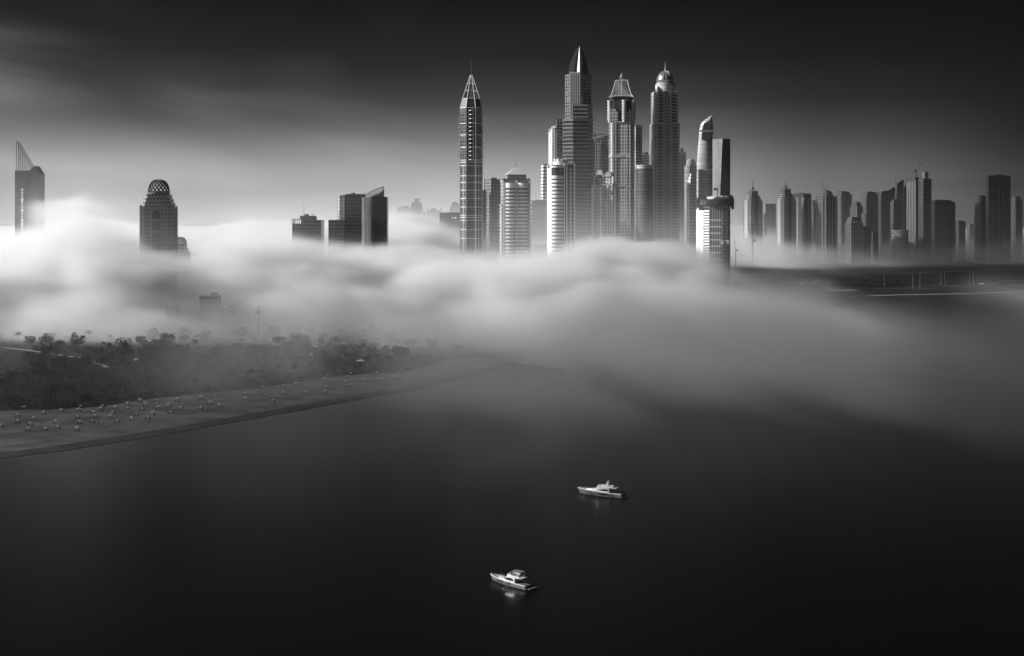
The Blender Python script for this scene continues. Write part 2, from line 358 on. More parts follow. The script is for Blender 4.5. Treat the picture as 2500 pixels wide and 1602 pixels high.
# -- 3: bayed tower with pyramid roof
def pyramid_tower():
    t, s, W, Z, X = tower('broad bayed tower with small pale pyramid roof and needle aerial', 1222, 1293, 1950, R(8))
    w = 43; P = octo(w, 36, 4); H = Z(446)
    b = MB(); b.prism(P, 0, H); b.prism(rect(w+1, 34), H-.5, Z(437), 0); b.build('wall', W_STONE2, t)
    for x in (-9.5, 9.5):
        b = MB(); b.prism(circ(8, 20, x, -17), 0, H-2, 0); b.build('curved_bay', W_GLD, t)
        b = MB(); z = 0
        while z < H-3: b.prism(circ(9.0, 20, x, -17), z, z+2.2, bottom=True); z += 5.6
        b.prism(circ(9.3, 20, x, -17), H-9, H-1, bottom=True); b.build('curved_balcony_stack', mat('light stone', .55, noise=.1, nscale=.05), t)
    b = MB()
    for x in (-w/2+1, 0, w/2-1): b.box(x, -19.5, 0, 2.2, 3, H+3)
    b.build('corner_pier', STONE, t)
    for sx in (-1, 1):
        b = MB(); z = 0
        b.box(sx*(w/2+.6), -4, 0, 1.6, 16, Z(503))
        while z < Z(503): b.box(sx*(w/2+1.2), -4, z, 3.4, 20, 2.2); z += 5.6
        b.build('side_balcony_stack', STONE, t)
    b = MB(); b.prism(rect(30, 26, 1), Z(437), Z(427), 0); b.build('penthouse', W_STONE2, t)
    b = MB(); b.prism(rect(32, 28, 1), Z(427), Z(408), 0, rect(1, 1, 1)); b.build('pyramid_roof', mat('pale roof', .5, .6), t)
    mast(t, 1, 0, Z(410), Z(387), .45)
pyramid_tower()
plain_tower('squat grey block with grid windows and roof aerials, behind the bayed pyramid-roofed tower', 1294, 1340, 492, 2300, 0, W_STONE2, None, None, core=489, ant=(1308, 474), seed=4)
plain_tower('white banded tower with grey blank top, half hidden behind the white curved tower', 1321, 1345, 434, 2380, R(12), W_BANDW, WHITE, None, tiers=((.96, 405),), seed=5, chamf=0, slab_out=.6)

# -- 6: white curved tower
def white_tower():
    D = 1850; t, s, W, Z, X = tower('bright white tower with curved balconied front and dark ribbed right side', 1339, 1401, D, R(10))
    H = Z(404); w = 35
    b = MB(); b.prism(rect(w, 30), 0, H); b.build('wall', W_GLD, t)
    b = MB(); b.prism(circ(8.8, 24, -9.5, -13.5), 0, Z(432)); b.build('curved_bay', GLASS2, t)
    b = MB(); z = 0
    while z < Z(436): b.prism(circ(10.0, 24, -9.5, -13.5), z, z+3.2, bottom=True); z += 5.6
    b.prism(circ(10.2, 24, -9.5, -13.5), Z(436), Z(430), bottom=True); b.prism(circ(8.2, 24, -9.5, -13.5), Z(430), Z(411), 1); b.prism(circ(10.4, 24, -9.5, -13.5), Z(411), Z(407), bottom=True)
    b.build('curved_balcony_stack', [WHITE, GLASS], t)
    b = MB()
    for x in (1.6, 5.0, w/2-.5): b.box(x, -16.0, 0, 1.6, 2.2, H+2)
    b.box(-w/2+.2, -14.4, 0, 2.4, 3, H+1); b.box(-w/2+.2, 13.6, 0, 2.4, 3, H+1)
    b.build('white_pier', winmat('white pier with slots', .8, .05, 9, 3.9, .4, .4), t)
    b = MB(); z = 2
    while z < H-2: b.box(11.2, -15.3, z, 11.0, 1.0, .7); z += 5.6
    b.box(11.2, -15.1, 2, 2, .6, H-6); b.build('floor_slab_stack', WHITE, t)
    b = MB(); z = 2; b.box(-w/2-.2, 0, 2, .8, 20, H-6)
    while z < H-2: b.box(-w/2-.5, 0, z, 1.2, 24, 2.4); z += 5.6
    b.build('side_balcony_stack', WHITE, t)
    b = MB(); b.prism(circ(11.6, 28, -2, -4), H, H+5); b.prism(circ(9.6, 28, -2, -4), H+5, H+9); 
    for k in range(12):
        a = 2*math.pi*k/12; b.box(-2+10.4*math.cos(a), -4+10.4*math.sin(a), H+5, 1, 1, 6)
    b.build('roof_drum', WHITE, t); mast(t, -6, -4, H+9, Z(378), .4); clutter(t, 26, 22, H+.1, 8, 6, 5)
white_tower()
plain_tower('pale tower with twin balcony columns, behind left of the tallest tower', 1341, 1388, 316, 2300, R(12), W_STONE, None, STONE, balc=(WHITE, -.36, -.12, .2, .36), tiers=((.8, 309),), core=306, seed=9)

# -- 8: tallest tower, louvres and white spike
def tallest_tower():
    D = 2080; t, s, W, Z, X = tower('tallest tower, dark banded shaft stepping up to a black crown with a white spike', 1376, 1445, D, cx=1411)
    d = 42
    b = MB(); P = [(X(1375), -20), (X(1398), -26), (X(1432), -25), (X(1446), -12), (X(1446), 20), (X(1375), 20)]
    b.prism(P, 0, Z(293)); b.build('lower_shaft', W_GLD, t)
    b = MB(); b.slabs(P, 10, Z(294), 6.4, 2.4, .9); b.prism(grow(P, .8), Z(295), Z(292.5)); b.build('floor_slab_stack', STONE2, t)
    b = MB(); P2 = [(X(1397), -21), (X(1432), -22.5), (X(1445), -11), (X(1445), 16), (X(1397), 16)]
    b.prism(P2, Z(293), Z(259)); b.build('middle_shaft', W_GLD, t)
    b = MB(); b.slabs(P2, Z(293)+2, Z(260), 6.4, 2.4, .8); b.prism(grow(P2, .9), Z(260), Z(258)); b.build('floor_slab_stack', STONE2, t)
    b = MB(); b.prism([(X(1380), -12), (X(1391), -17), (X(1424), -18), (X(1443), -8), (X(1443), 14), (X(1380), 14)], Z(292.5), Z(184)); b.build('upper_shaft', W_GL, t)
    b = MB()
    for k, px in enumerate((1391, 1395.5, 1400, 1404.5, 1409, 1413.5)): b.box(X(px), -18.6, Z(290 if k < 2 else 258), 1.7, 3.2, Z(180)-Z(290 if k < 2 else 258))
    b.box(X(1402), -18.2, Z(183), (24*s), 3.6, 2.5)
    b.build('louvre_rib', mat('bright louvre', .7, .5), t)
    b = MB(); b.box(X(1419), -19.2, Z(256), 1.2, 1.5, Z(180)-Z(256)); b.box(X(1431), -13.5, Z(258), 1.2, 1.5, Z(184)-Z(258))
    for k in range(2): b.tube((X(1412+k*8), -20, Z(256)), (X(1420-k*8), -20, Z(240)), .5)
    b.build('side_rib', STONE2, t)
    tp = [(X(1388), -10), (X(1400), -15), (X(1424), -15), (X(1437), -8), (X(1437), 10), (X(1388), 10)]
    b = MB(); z = Z(184); cx = X(1414); pr = tp
    for k, y in ((.84, 158), (.60, 138), (.34, 124), (.10, 117)):
        nx = [(cx+(p[0]-cx)*k, p[1]*k) for p in tp]; b.prism(pr, z, Z(y), 0, nx); pr = nx; z = Z(y)
    b.build('crown', mat('black crown cladding', .010, 1.0), t)
    for px, y, w in ((1391, 150, 3), (1432, 138, 4), (1436, 176, 3)):
        b = MB(); b.prism(rect(w, 8, X(px), 0), Z(186), Z(y), 0, rect(w*.4, 3, X(px)+(1.5 if px < 1410 else -2), 0)); b.build('crown_fin', DARK, t)
    b = MB(); n = 0; b.v = [(X(1407.5), -14, Z(180)), (X(1413), -21.0, Z(180)), (X(1418), -15.6, Z(180)), (X(1413.5), -15, Z(114.5))]
    b.f = [(0, 1, 3), (1, 2, 3), (2, 0, 3), (0, 2, 1)]; b.m = [0]*4; b.uv = [[(0, 0)]*3]*4; b.build('white_spike', mat('white panel', .85, .35), t)
    b = MB(); b.prism(rect(12, 16, X(1368), 2), 0, Z(291)); b.build('side_wing', W_GL, t)
tallest_tower()

# -- 9: curved roof tower with crane
def arc_tower():
    D = 2350; t, s, W, Z, X = tower('grey tower with curved arched roof and white balcony column, behind the lattice-crowned tower', 1443, 1486, D)
    ol = [(X(1443), 0), (X(1486), 0), (X(1486), Z(332))]+[(X(1486-k*3.6), Z(332+(k/10)**1.6*11)) for k in range(1, 11)]+[(X(1443), Z(345))]
    b = MB(); b.extrude(ol, -14, 14); b.build('wall', W_STONE2, t)
    b = MB(); z = 120
    while z < Z(350): b.box(X(1460), -15.4, z, 6, 3, 1.6); z += 4.2
    b.build('balcony_stack', WHITE, t)
    b = MB()
    for px in (1444.5, 1453, 1466, 1485): b.box(X(px), -14.6, 0, 1.6, 1.6, Z(344))
    b.build('facade_rib', STONE, t)
arc_tower()
def crane_flat(label, px, D, ybase, ytop, x0, x1, y=None):
    z0, z1 = gz(ybase, D), gz(ytop, D); s = D/F
    t = thing('tower_crane', label, 'crane', (gx(px, D), D if y is None else y, z0))
    b = MB(); b.tube((0, 0, 0), (0, 0, z1-z0+3), .8, n=4); b.build('crane_mast', STEEL, t)
    b = MB(); a, c = (x0-px)*s, (x1-px)*s; h = z1-z0
    b.tube((a, 0, h), (c, 0, h), .45, n=4); b.tube((a, 0, h+1.6), (c, 0, h+1.2), .3, n=4)
    k = a
    while k < c-3: b.tube((k, 0, h), (k+1.5, 0, h+1.5), .2, n=3); b.tube((k+1.5, 0, h+1.5), (k+3, 0, h), .2, n=3); k += 3
    b.build('crane_jib', STEEL, t)
    b = MB(); b.box(a+2, 0, h-3, 3, 2, 3); b.build('counterweight', STEEL, t)
crane_flat('flat-top crane lying across the curved arched roof tower', 1453, 2350, 344, 329.5, 1449, 1479)
def crane_luff(label, px, D, ybase, ytop, tipx, tipy, cw=None, w=1.1, name='tower_crane'):
    s = D/F; z0 = gz(ybase, D); t = thing(name, label, 'crane', (gx(px, D), D, z0)); h = gz(ytop, D)-z0
    b = MB(); n = max(4, int(h/4)); w2 = w*.6
    for i in (-1, 1):
        for j in (-1, 1): b.tube((i*w2, j*w2, 0), (i*w2, j*w2, h), .22*w, n=4)
    for k in range(n): b.tube((-w2, -w2, h*k/n), (w2, -w2, h*(k+1)/n), .16*w, n=3); b.tube((w2, w2, h*k/n), (-w2, w2, h*(k+1)/n), .16*w, n=3)
    b.build('crane_mast', STEEL, t)
    tip = Vector(((tipx-px)*s, 0, gz(tipy, D)-z0)); b = MB(); dr = tip.normalized()
    b.tube((0, 0, h), tip, .55*w, .3*w, n=4); top = Vector((-math.copysign(3, tip.x)*w, 0, h+5*w)); b.tube((0, 0, h), top, .35*w, n=4); b.tube(top, tip*.8+Vector((0, 0, h))*.2, .14*w, n=3); b.build('crane_jib', STEEL, t)
    b = MB(); b.box(-math.copysign(3.5, tip.x)*w, 0, h-1.5, 4*w, 2*w, 3*w); b.tube((0, 0, h), (-math.copysign(3.5, tip.x)*w, 0, h), .5*w, n=4); b.build('counterweight', STEEL, t)

# -- 10: lattice crowned tower
def lattice_tower():
    D = 2000; t, s, W, Z, X = tower('tall ornate stone tower with flared lattice crown, dark arched top and finial', 1486, 1551, D, R(-7), cx=1518)
    w = 39; P = octo(w, w, 6); H = Z(300)
    b = MB(); b.prism(P, 0, H); b.build('wall', W_STONE, t)
    b = MB(); b.prism(sc(P, .93), H, Z(240)); b.build('upper_wall', mat('matt dark wall', .03, 1.0), t)
    b = MB()
    for i, p in enumerate(P): b.box(p[0], p[1], 0, 2.2, 2.2, H+2)
    for x in (-9, 9): b.box(x, -w/2-.3, 0, 1.4, 1.6, H+1)
    for y in (300, 380, 384, 455, 536, 540, 600): b.prism(grow(P, 1.4), Z(y)-.8, Z(y)+.8, bottom=True)
    b.build('corner_pier', STONE, t)
    for cxp, y0, y1, ww in ((1500, 266, 300, 13), (1538, 268, 300, 9)):      # stone gable against the dark top
        b = MB(); x = X(cxp); hh = ww/2
        b.extrude([(x-hh, Z(y1)), (x+hh, Z(y1)), (x+hh, Z(y0+7)), (x+hh*.5, Z(y0+7)), (x+hh*.5, Z(y0+3)), (x+hh*.2, Z(y0+3)), (x+hh*.2, Z(y0)), (x-hh*.2, Z(y0)), (x-hh*.2, Z(y0+3)), (x-hh*.5, Z(y0+3)), (x-hh*.5, Z(y0+7)), (x-hh, Z(y0+7))], -w/2-1.2, -w/2+3); b.build('stone_gable', W_STONE, t)
    b = MB(); b.prism([(X(1496), -w/2-.6), (X(1505), -w/2-.6), (X(1505), -w/2+1), (X(1496), -w/2+1)], Z(378), Z(284)); b.build('window_strip', winmat('narrow dark windows', .5, .02, 2.0, 3.6, .6, .6), t)
    for x, y in ((X(1525), -w/2-.5), (-w/2+.5, -w/2+6), (w/2-.5, -w/2+6)):
        b = MB(); z = Z(294)
        while z < Z(250): b.prism(circ(4.0, 14, x, y), z, z+2.3, bottom=True); z += 4.8
        b.prism(circ(2.9, 14, x, y), Z(300), Z(250)); b.build('round_balcony_stack', STONE, t)
    # flared crown
    rad = lambda k: 1.0-(.50*(k**.55))
    zc = lambda k: Z(240)+(Z(198)-Z(240))*k
    hw = w/2
    def cp(u, k):                                          # u in 0..4 round a square
        q = int(u) % 4; f = u-int(u); r = hw*rad(k); a = [(-r, -r), (r, -r), (r, r), (-r, r)]; A, B = a[q], a[(q+1) % 4]
        return (A[0]+(B[0]-A[0])*f, A[1]+(B[1]-A[1])*f, zc(k)+(2.5*math.sin(math.pi*f) if k == 0 else 0))
    b = MB()
    for u in (0, 1, 2, 3): b.path([cp(u, k/8) for k in range(9)], .75)
    for u in (.5, 1.5, 2.5, 3.5): b.path([cp(u, k/8) for k in range(9)], .65)
    for k in (0, 1.0):
        b.path([cp(u/8, k) for u in range(33)], .8 if k else .7)
    b.build('crown_rib', STONE, t)
    b = MB(); n = 6
    for q in range(4):
        for i in range(-n, n+1):
            for sg in (1, -1):
                pts = []
                for k in range(9):
                    f = i/n+sg*k/8*.9
                    if 0 <= f <= 1: pts.append(cp(q+min(f, .999), k/8))
                b.path(pts, .42, n=4)
    b.build('crown_lattice', STONE, t)
    b = MB(); b.prism(rect(17, 17), Z(244), Z(200), 0, rect(9, 9)); b.build('crown_core', GLASS2, t)
    b = MB(); b.prism(rect(w*.46, w*.46), Z(201), Z(197.5), bottom=True); b.prism(rect(8, 8), Z(197.5), Z(192)); b.lathe([(2.6, Z(192)), (3.6, Z(188)), (2.0, Z(184)), (.8, Z(179))], n=12); b.build('crown_cap', STONE2, t)
    mast(t, 0, 0, Z(186), Z(167), .5, 'finial')
lattice_tower()
plain_tower('pale residential tower behind the right edge of the lattice-crowned tower', 1548, 1567, 314, 2220, R(10), W_STONE, STONE2, None, tiers=((1.1, 309),), seed=11, chamf=0)
plain_tower('short pale tower top between the lattice-crowned and silver-domed towers', 1563, 1586, 380, 2420, 0, W_STONE, None, STONE, tiers=((.6, 375),), seed=12)

def round_dark():
    D = 1960; t, s, W, Z, X = tower('dark curved-front tower between the lattice-crowned and silver-domed towers', 1552, 1593, D, cx=1573)
    H = Z(412); b = MB(); P = circ(14.5, 28, 0, 0); b.prism(P, 0, H); b.build('wall', W_GLD, t)
    b = MB(); z = 0
    while z < H-2:
        pts = circ(15.4, 28, 0, 0)[18:28]; b.prism(pts+[(pts[-1][0]*.9, pts[-1][1]*.9), (pts[0][0]*.9, pts[0][1]*.9)], z, z+1.2, bottom=True); z += 3.8
    b.build('balcony_stack', STONE2, t)
    b = MB(); b.prism(circ(12.5, 28), H, Z(406)); b.prism(circ(13.8, 28), Z(406), Z(403.5), bottom=True); b.build('roof_ring', STONE, t)
round_dark()

def ornate_tower():
    D = 1850; t, s, W, Z, X = tower('lower ornate stone tower with gabled crown, left of the lattice-crowned tower', 1444, 1513, D, R(-14), cx=1478)
    w = 33; P = octo(w, 30, 4); H = Z(452)
    b = MB(); b.prism(P, 0, H); b.build('wall', W_PALE, t)
    b = MB(); piers(b, P, 0, H+2, 2.2)
    for x in (-7, 0, 7): b.box(x, -15.3, 0, 1.3, 1.6, H+1)
    for y in (452, 500, 560, 600): b.prism(grow(P, 1), Z(y)-.7, Z(y)+.7, bottom=True)
    b.build('corner_pier', STONE, t)
    for x, y in ((-w/2, -13), (w/2, -13), (-3.5, -15.5)):
        b = MB(); z = 0
        while z < H-3: b.prism(circ(2.6, 10, x, y), z, z+2.4, bottom=True); z += 5.2
        b.prism(circ(1.7, 8, x, y), 0, H-3)
        b.build('round_balcony_stack', WHITE, t)
    b = MB(); b.prism(sc(P, .78), H, Z(424)); b.build('upper_wall', W_PALE, t)
    b = MB()
    for x, hh in ((-6.5, 415), (6.5, 420)):
        b.extrude([(x-5, Z(432)), (x+5, Z(432)), (x+4.2, Z(hh+5)), (x+2, Z(hh+1)), (x, Z(hh)), (x-2, Z(hh+1)), (x-4.2, Z(hh+5))], -13.5, 10)
    for sx in (-1, 1): b.prism(circ(2.4, 10, sx*14, -12), H, Z(436)); b.lathe([(2.6, Z(436)), (2.2, Z(434)), (.2, Z(430))], sx*14, -12, 10)
    b.build('gable', STONE, t)
    b = MB(); b.prism(circ(3.0, 16, -6.5, -13.6, sy=.2), Z(436), Z(428)); b.build('round_window', GLASS, t)
ornate_tower()

# -- 15: silver domed tower
def domed_tower():
    D = 2100; t, s, W, Z, X = tower('very tall silver-domed tower with round drum and needle on stepped stone shaft', 1592, 1656, D, R(4), cx=1624)
    w = 43; P = octo(w, w, 5); H = Z(305)
    b = MB(); b.prism(P, 0, H); b.build('wall', W_STONE, t)
    P2 = octo(39, 39, 5); b = MB(); b.prism(P2, H, Z(228)); b.build('upper_wall', W_STONE, t)
    for y0, y1, Q, hw in ((700, 305, P, w/2), (305, 226, P2, 19.5)):
        b = MB(); z0, z1 = max(0, Z(y0)), Z(y1)
        for sx in (-1, 1):
            for f in (.30, .86): b.box(sx*hw*f, -hw-.6, z0, hw*.16, 1.6, z1-z0); b.box(-hw-.6, sx*hw*f, z0, 1.6, hw*.16, z1-z0)
        b.build('corner_pier', STONE, t)
        for xx, yy, aa, bb_ in ((-hw*.58, -hw-.5, hw*.36, 1.3), (hw*.58, -hw-.5, hw*.36, 1.3), (-hw-.5, 0, 1.3, hw*.5)):
            b = MB(); z = z0+1
            while z < z1-3: b.box(xx, yy, z, aa, bb_, 2.4); z += 5.4
            b.build('balcony_stack', STONE, t)
        b = MB(); z = z0
        b.box(-hw*.58, -hw-.1, z0, hw*.38, .5, z1-z0); b.box(hw*.58, -hw-.1, z0, hw*.38, .5, z1-z0); b.build('recessed_glass', GLASS, t)
    for q_, g_, ya, yb_ in ((P, 1.4, 307, 303), (P, 1, 345, 343), (P2, 1.2, 229, 225)):
        b = MB(); b.prism(grow(q_, g_), Z(ya), Z(yb_), bottom=True); b.build('cornice', STONE, t)
    b = MB(); b.lathe([(16.6, Z(225)), (16.6, Z(213)), (17.0, Z(212)), (17.0, Z(207)), (15.5, Z(206)), (15.5, Z(204))], n=40); b.build('drum', winmat('drum with slots', .5, .05, 2.0, 14., .4, .7), t)
    b = MB(); z0 = Z(204); h = Z(174)-z0; b.lathe([(14.3, z0), (14.3, z0+3)]+[(14.0*math.cos(a*math.pi/2/10)**.9+.4, z0+3+(h-3)*math.sin(a*math.pi/2/10)) for a in range(10)]+[(.6, z0+h)], n=32)
    b.build('dome', mat('silver dome', .35, .3, .7), t, True)
    b = MB()
    for k in range(16):
        a = 2*math.pi*k/16; b.path([(math.cos(a)*(14.2*math.cos(q*math.pi/2/8)**.9+.6), math.sin(a)*(14.2*math.cos(q*math.pi/2/8)**.9+.6), z0+3+(h-3)*math.sin(q*math.pi/2/8)) for q in range(9)], .35, n=4)
    b.build('dome_rib', METAL, t)
    b = MB(); b.lathe([(1.8, Z(176)), (2.2, Z(173)), (.8, Z(170)), (.5, Z(165)), (.2, Z(151))], n=10); b.build('spire', METAL, t)
domed_tower()

plain_tower('stone tower with small sloped top, directly behind right side of the silver-domed tower', 1651, 1673, 374, 2300, R(10), W_STONE, STONE2, STONE, tiers=((.7, 366),), seed=16)
def cap_tower():
    D = 2260; t, s, W, Z, X = tower('grey tower with rounded barrel top, left behind the black-roofed unfinished tower', 1671, 1703, D, R(15))
    b = MB(); P = octo(20, 20, 3); b.prism(P, 0, Z(405)); b.build('wall', W_STONE2, t)
    b = MB(); b.slabs(P, 60, Z(406), 3.6, 1.1, .8); b.build('floor_slab_stack', STONE2, t)
    b = MB(); b.prism(circ(8.8, 20), Z(405), Z(397)); b.lathe([(8.4, Z(397)), (7.4, Z(392)), (4.5, Z(388)), (.5, Z(386.5))], n=20); b.build('barrel_top', STONE2, t, False)
cap_tower()
def ziggurat():
    D = 1960; t, s, W, Z, X = tower('slender stepped tower with spiky left balconies beside the black-roofed unfinished tower', 1677, 1700, D, R(20))
    b = MB(); 
    for k, (f, y) in enumerate(((1, 450), (.8, 440), (.6, 432), (.35, 424))): b.prism(sc(rect(12, 11), f), 0 if k == 0 else Z([450, 440, 432][k-1]), Z(y))
    b.build('wall', W_PALE, t)
    b = MB(); z = 20
    while z < Z(450): b.box(-6.6, 0, z, 1.6, 7, 1.8); z += 5
    b.box(-6.3, 0, 20, .8, 5, Z(450)-20)
    b.build('balcony_stack', WHITE, t)
ziggurat()

# -- 19: blade tower
def blade_tower():
    D = 2250; t, s, W, Z, X = tower('smooth grey blade-shaped tower with slanted pointed top', 1700, 1746, D, cx=1723)
    fo = [(1746, 700), (1745.5, 520), (1744.5, 420), (1742.5, 340), (1740, 300), (1738, 281)]
    le = [(1737, 281.5), (1731, 286), (1722, 292), (1714, 298), (1709.5, 305), (1707.5, 320), (1705, 345), (1702, 385), (1700.5, 430), (1699.5, 520), (1699, 700)]
    ol = [(X(1699), 0), (X(1746), 0)]+[(X(a), Z(y)) for a, y in fo[1:]]+[(X(a), Z(y)) for a, y in le[1:-1]]
    b = MB(); n = len(ol)
    # lens plan: thick in the middle, tapering to the sides, smooth
    zs_ = [0, Z(520), Z(460), Z(420), Z(385), Z(345), Z(325), Z(308), Z(300), Z(294), Z(288), Z(281.5)]; rg = []
    for z in zs_:
        py = HY-(z+.3-HC)*F/D; xl = X(float(np.interp(-py, [-q[1] for q in le[::-1]], [q[0] for q in le[::-1]]))); xr = X(float(np.interp(-py, [-q[1] for q in fo], [q[0] for q in fo])))
        xl = min(xl, xr-.4); c_ = (xl+xr)/2; hw = (xr-xl)/2
        rg.append([(c_-hw*math.cos(a), -11*math.sin(a)**.8*min(1, hw/10) if a <= math.pi else 0, z) for a in [math.pi*q/18 for q in range(19)]]+[(c_+hw*math.cos(math.pi*q/6), 13*math.sin(math.pi*q/6)*min(1, hw/10), z) for q in range(1, 6)])
    b.loft(rg); b.uv = [[(Vector(b.v[i]).x*1.0, b.v[i][2]) for i in f] for f in b.f]
    b.build('wall', winmat('finely banded wall', .34, .22, 30., 3.6, .98, .45), t)
    b = MB(); k = .74
    b = MB(); b.extrude([(X(1710.5), Z(341)), (X(1731), Z(341)), (X(1731), Z(325)), (X(1711.5), Z(325))], -12, -6)
    b.extrude([(X(1712), Z(318)), (X(1733), Z(316)), (X(1735), Z(294)), (X(1716), Z(302))], -11.5, -5); b.build('dark_recess', mat('recess grey', .10, .5), t)
    b = MB(); b.box(X(1722.5), -10.2, Z(323), 24, 3, 3); b.build('sill_band', STONE, t)
    b = MB(); b.slabs(rect(26, 4, X(1718), -10.5), 60, Z(412), 6, 2, 0); b.box(X(1718), -9, 60, 22, 3, Z(414)-60); b.build('balcony_stack', STONE2, t)
blade_tower()

# -- 20: twisted ribbed tower
def twisted_tower():
    D = 2160; t, s, W, Z, X = tower('gently twisting vertically ribbed tower right behind the blade-shaped tower', 1744, 1780, D, cx=1761)
    b = MB(); P0 = rect(21, 22); n = 40; H = Z(340); rot = lambda P, a: [(p[0]*math.cos(a)-p[1]*math.sin(a), p[0]*math.sin(a)+p[1]*math.cos(a)) for p in P]
    for k in range(n): b.prism(rot(P0, R(-4+46*k/n)), H*k/n, H*(k+1)/n, 0, rot(P0, R(-4+46*(k+1)/n)), top=k == n-1)
    b.build('wall', winmat('ribbed twisting wall', .26, .08, 2.6, 3.6, .5, .6), t)
    b = MB()
    for q in range(4):
        for j in range(9):
            f = j/8; A, B = P0[q], P0[(q+1) % 4]; p = (A[0]+(B[0]-A[0])*f, A[1]+(B[1]-A[1])*f)
            top = H+(Z(326)-H)*(.8+.4*((j*7+q*3) % 5)/5)
            b.path([(*rot([p], R(-4+46*k/10))[0], H*k/10) for k in range(11)]+[(*rot([p], R(43))[0], top)], .42, n=4)
    b.build('vertical_rib', STONE2, t)
twisted_tower()

# -- 21: unfinished tower with black roof
def unfinished_tower():
    D = 1900; t, s, W, Z, X = tower('unfinished tower with black overhanging roof canopy, bright white left face and dark open floors', 1700, 1783, D, R(-7), cx=1742)
    s_ = s; H = Z(505)
    Lx0, Lx1, Rx = X(1701), X(1731), X(1782)
    P = [(Lx0, 6), (Lx1-8, -10), (Lx1, -14), (Rx-3, -14), (Rx, -10), (Rx, 22), (Lx0+4, 22)]
    b = MB(); b.prism(grow(P, -1.6), 0, H+4); b.build('core_wall', DARK, t)
    b = MB(); b.slabs(P, 20, H, 5.0, 1.1, 0); b.prism(grow(P, .3), H, H+1.2, bottom=True); b.build('floor_slab_stack', STONE2, t)
    b = MB()
    for k in range(9): x = Lx1+1+(Rx-Lx1-3)*k/8; b.box(x, -13.4, 0, .8, .8, H) if k < 6 else None
    for k in range(3): b.box(Rx-.6, -6+9*k, 0, .8, .8, H)
    for k in range(int((H-24)/10)): b.box(Lx1+9, -13.7, 20+10*k, 17, .7, 2.2)
    b.build('column_grid', WHITE, t)
    # left faces coloured white to stand in for sun reflected by their glass
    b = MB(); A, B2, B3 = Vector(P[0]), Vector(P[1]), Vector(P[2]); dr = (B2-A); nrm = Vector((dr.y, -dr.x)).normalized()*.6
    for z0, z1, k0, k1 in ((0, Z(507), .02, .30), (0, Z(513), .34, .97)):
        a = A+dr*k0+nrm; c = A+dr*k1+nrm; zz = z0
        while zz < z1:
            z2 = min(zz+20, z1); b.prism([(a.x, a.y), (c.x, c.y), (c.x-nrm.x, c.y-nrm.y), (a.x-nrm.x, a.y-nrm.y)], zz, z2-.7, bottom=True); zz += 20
    b.build('glare_panel', mat('bright face white', .88, .45), t)
    b = MB(); dr = (B3-B2); nrm = Vector((dr.y, -dr.x)).normalized()*.5; zz = 4
    while zz < Z(512): a = B2+dr*.05+nrm; c = B2+dr*1.0+nrm; b.prism([(a.x, a.y), (c.x, c.y), (c.x-nrm.x, c.y-nrm.y), (a.x-nrm.x, a.y-nrm.y)], zz, zz+2.6, bottom=True); zz += 4.2
    b.build('white_balustrade', MATS['bright face white'], t)
    b = MB(); zb = Z(593)
    b.box(X(1762), -14.6, Z(597), 5, .8, 6.5); b.box(X(1774), -14.6, Z(597), 5, .8, 6.5); b.build('site_hoarding', MATS['bright face white'], t)
    # roof
    b = MB(); ca = circ(1, 28)
    rA = [(X(1742)+p[0]*27.5, 4+p[1]*19) for p in ca]; rB = [(X(1743)+p[0]*30, 4+p[1]*21) for p in ca]
    b.prism(sc(rA, 1, 0, 0), H+1.2, Z(488), 0, rB, bottom=True); 
    n = len(b.v)
    tilt = [(p[0], p[1], Z(486)+ (p[0]-X(1742))*.10) for p in rB]; b.v += [(p[0], p[1], Z(488)) for p in rB]+tilt
    for i in range(28): j = (i+1) % 28; b.face((n+i, n+j, n+28+j, n+28+i))
    b.face(tuple(n+28+i for i in range(28))); b.build('roof_canopy', DARK, t)
    b = MB()
    b.prism([(X(1754)+p[0]*18, -2+p[1]*15) for p in ca], Z(487), Z(481)); b.lathe([(17.5, Z(481)), (12, Z(479)), (.5, Z(477.6))], X(1754), 0, 28, sy=.85); b.build('roof_disc', STONE, t)
    b = MB(); r = random.Random(5)
    for k in range(34):
        x = Rx+r.uniform(-8, 5); z = Z(r.uniform(483, 512)); b.tube((x, r.uniform(-14, 10), z), (x+r.uniform(-2, 5), r.uniform(-14, 10), z+r.uniform(-5, 5)), .22, n=3)
    b.build('scaffolding', STEEL, t)
    clutter(t, 30, 20, Z(486), 6, 4, 3)
    b = MB(); r = random.Random(9); b.prism([(X(1743)+p[0]*29.6, 4+p[1]*20.6) for p in ca], Z(500), Z(494), bottom=True)
    for k in range(44): a = r.uniform(0, 6.28); b.box(X(1743)+math.cos(a)*29, 4+math.sin(a)*20, Z(r.uniform(493, 512)), r.uniform(1, 5), r.uniform(1, 4), r.uniform(4, 14))
    b.build('formwork', STEEL, t)
unfinished_tower()
crane_luff('luffing crane standing in front of the ribbed twisting tower', 1752, 1985, 490, 462, 1777, 420, name='tower_crane')

# ------------------------------------------------------------------ right-hand cluster
RW = winmat('hazy grey wall', .15, .03, 5.5, 7.0, .5, .55); RW2 = winmat('hazy dark wall', .09, .02, 6.0, 8.0, .55, .6); RP = mat('hazy pier', .20, noise=.2, nscale=.04); RB = mat('hazy balcony', .34, noise=.15, nscale=.04)

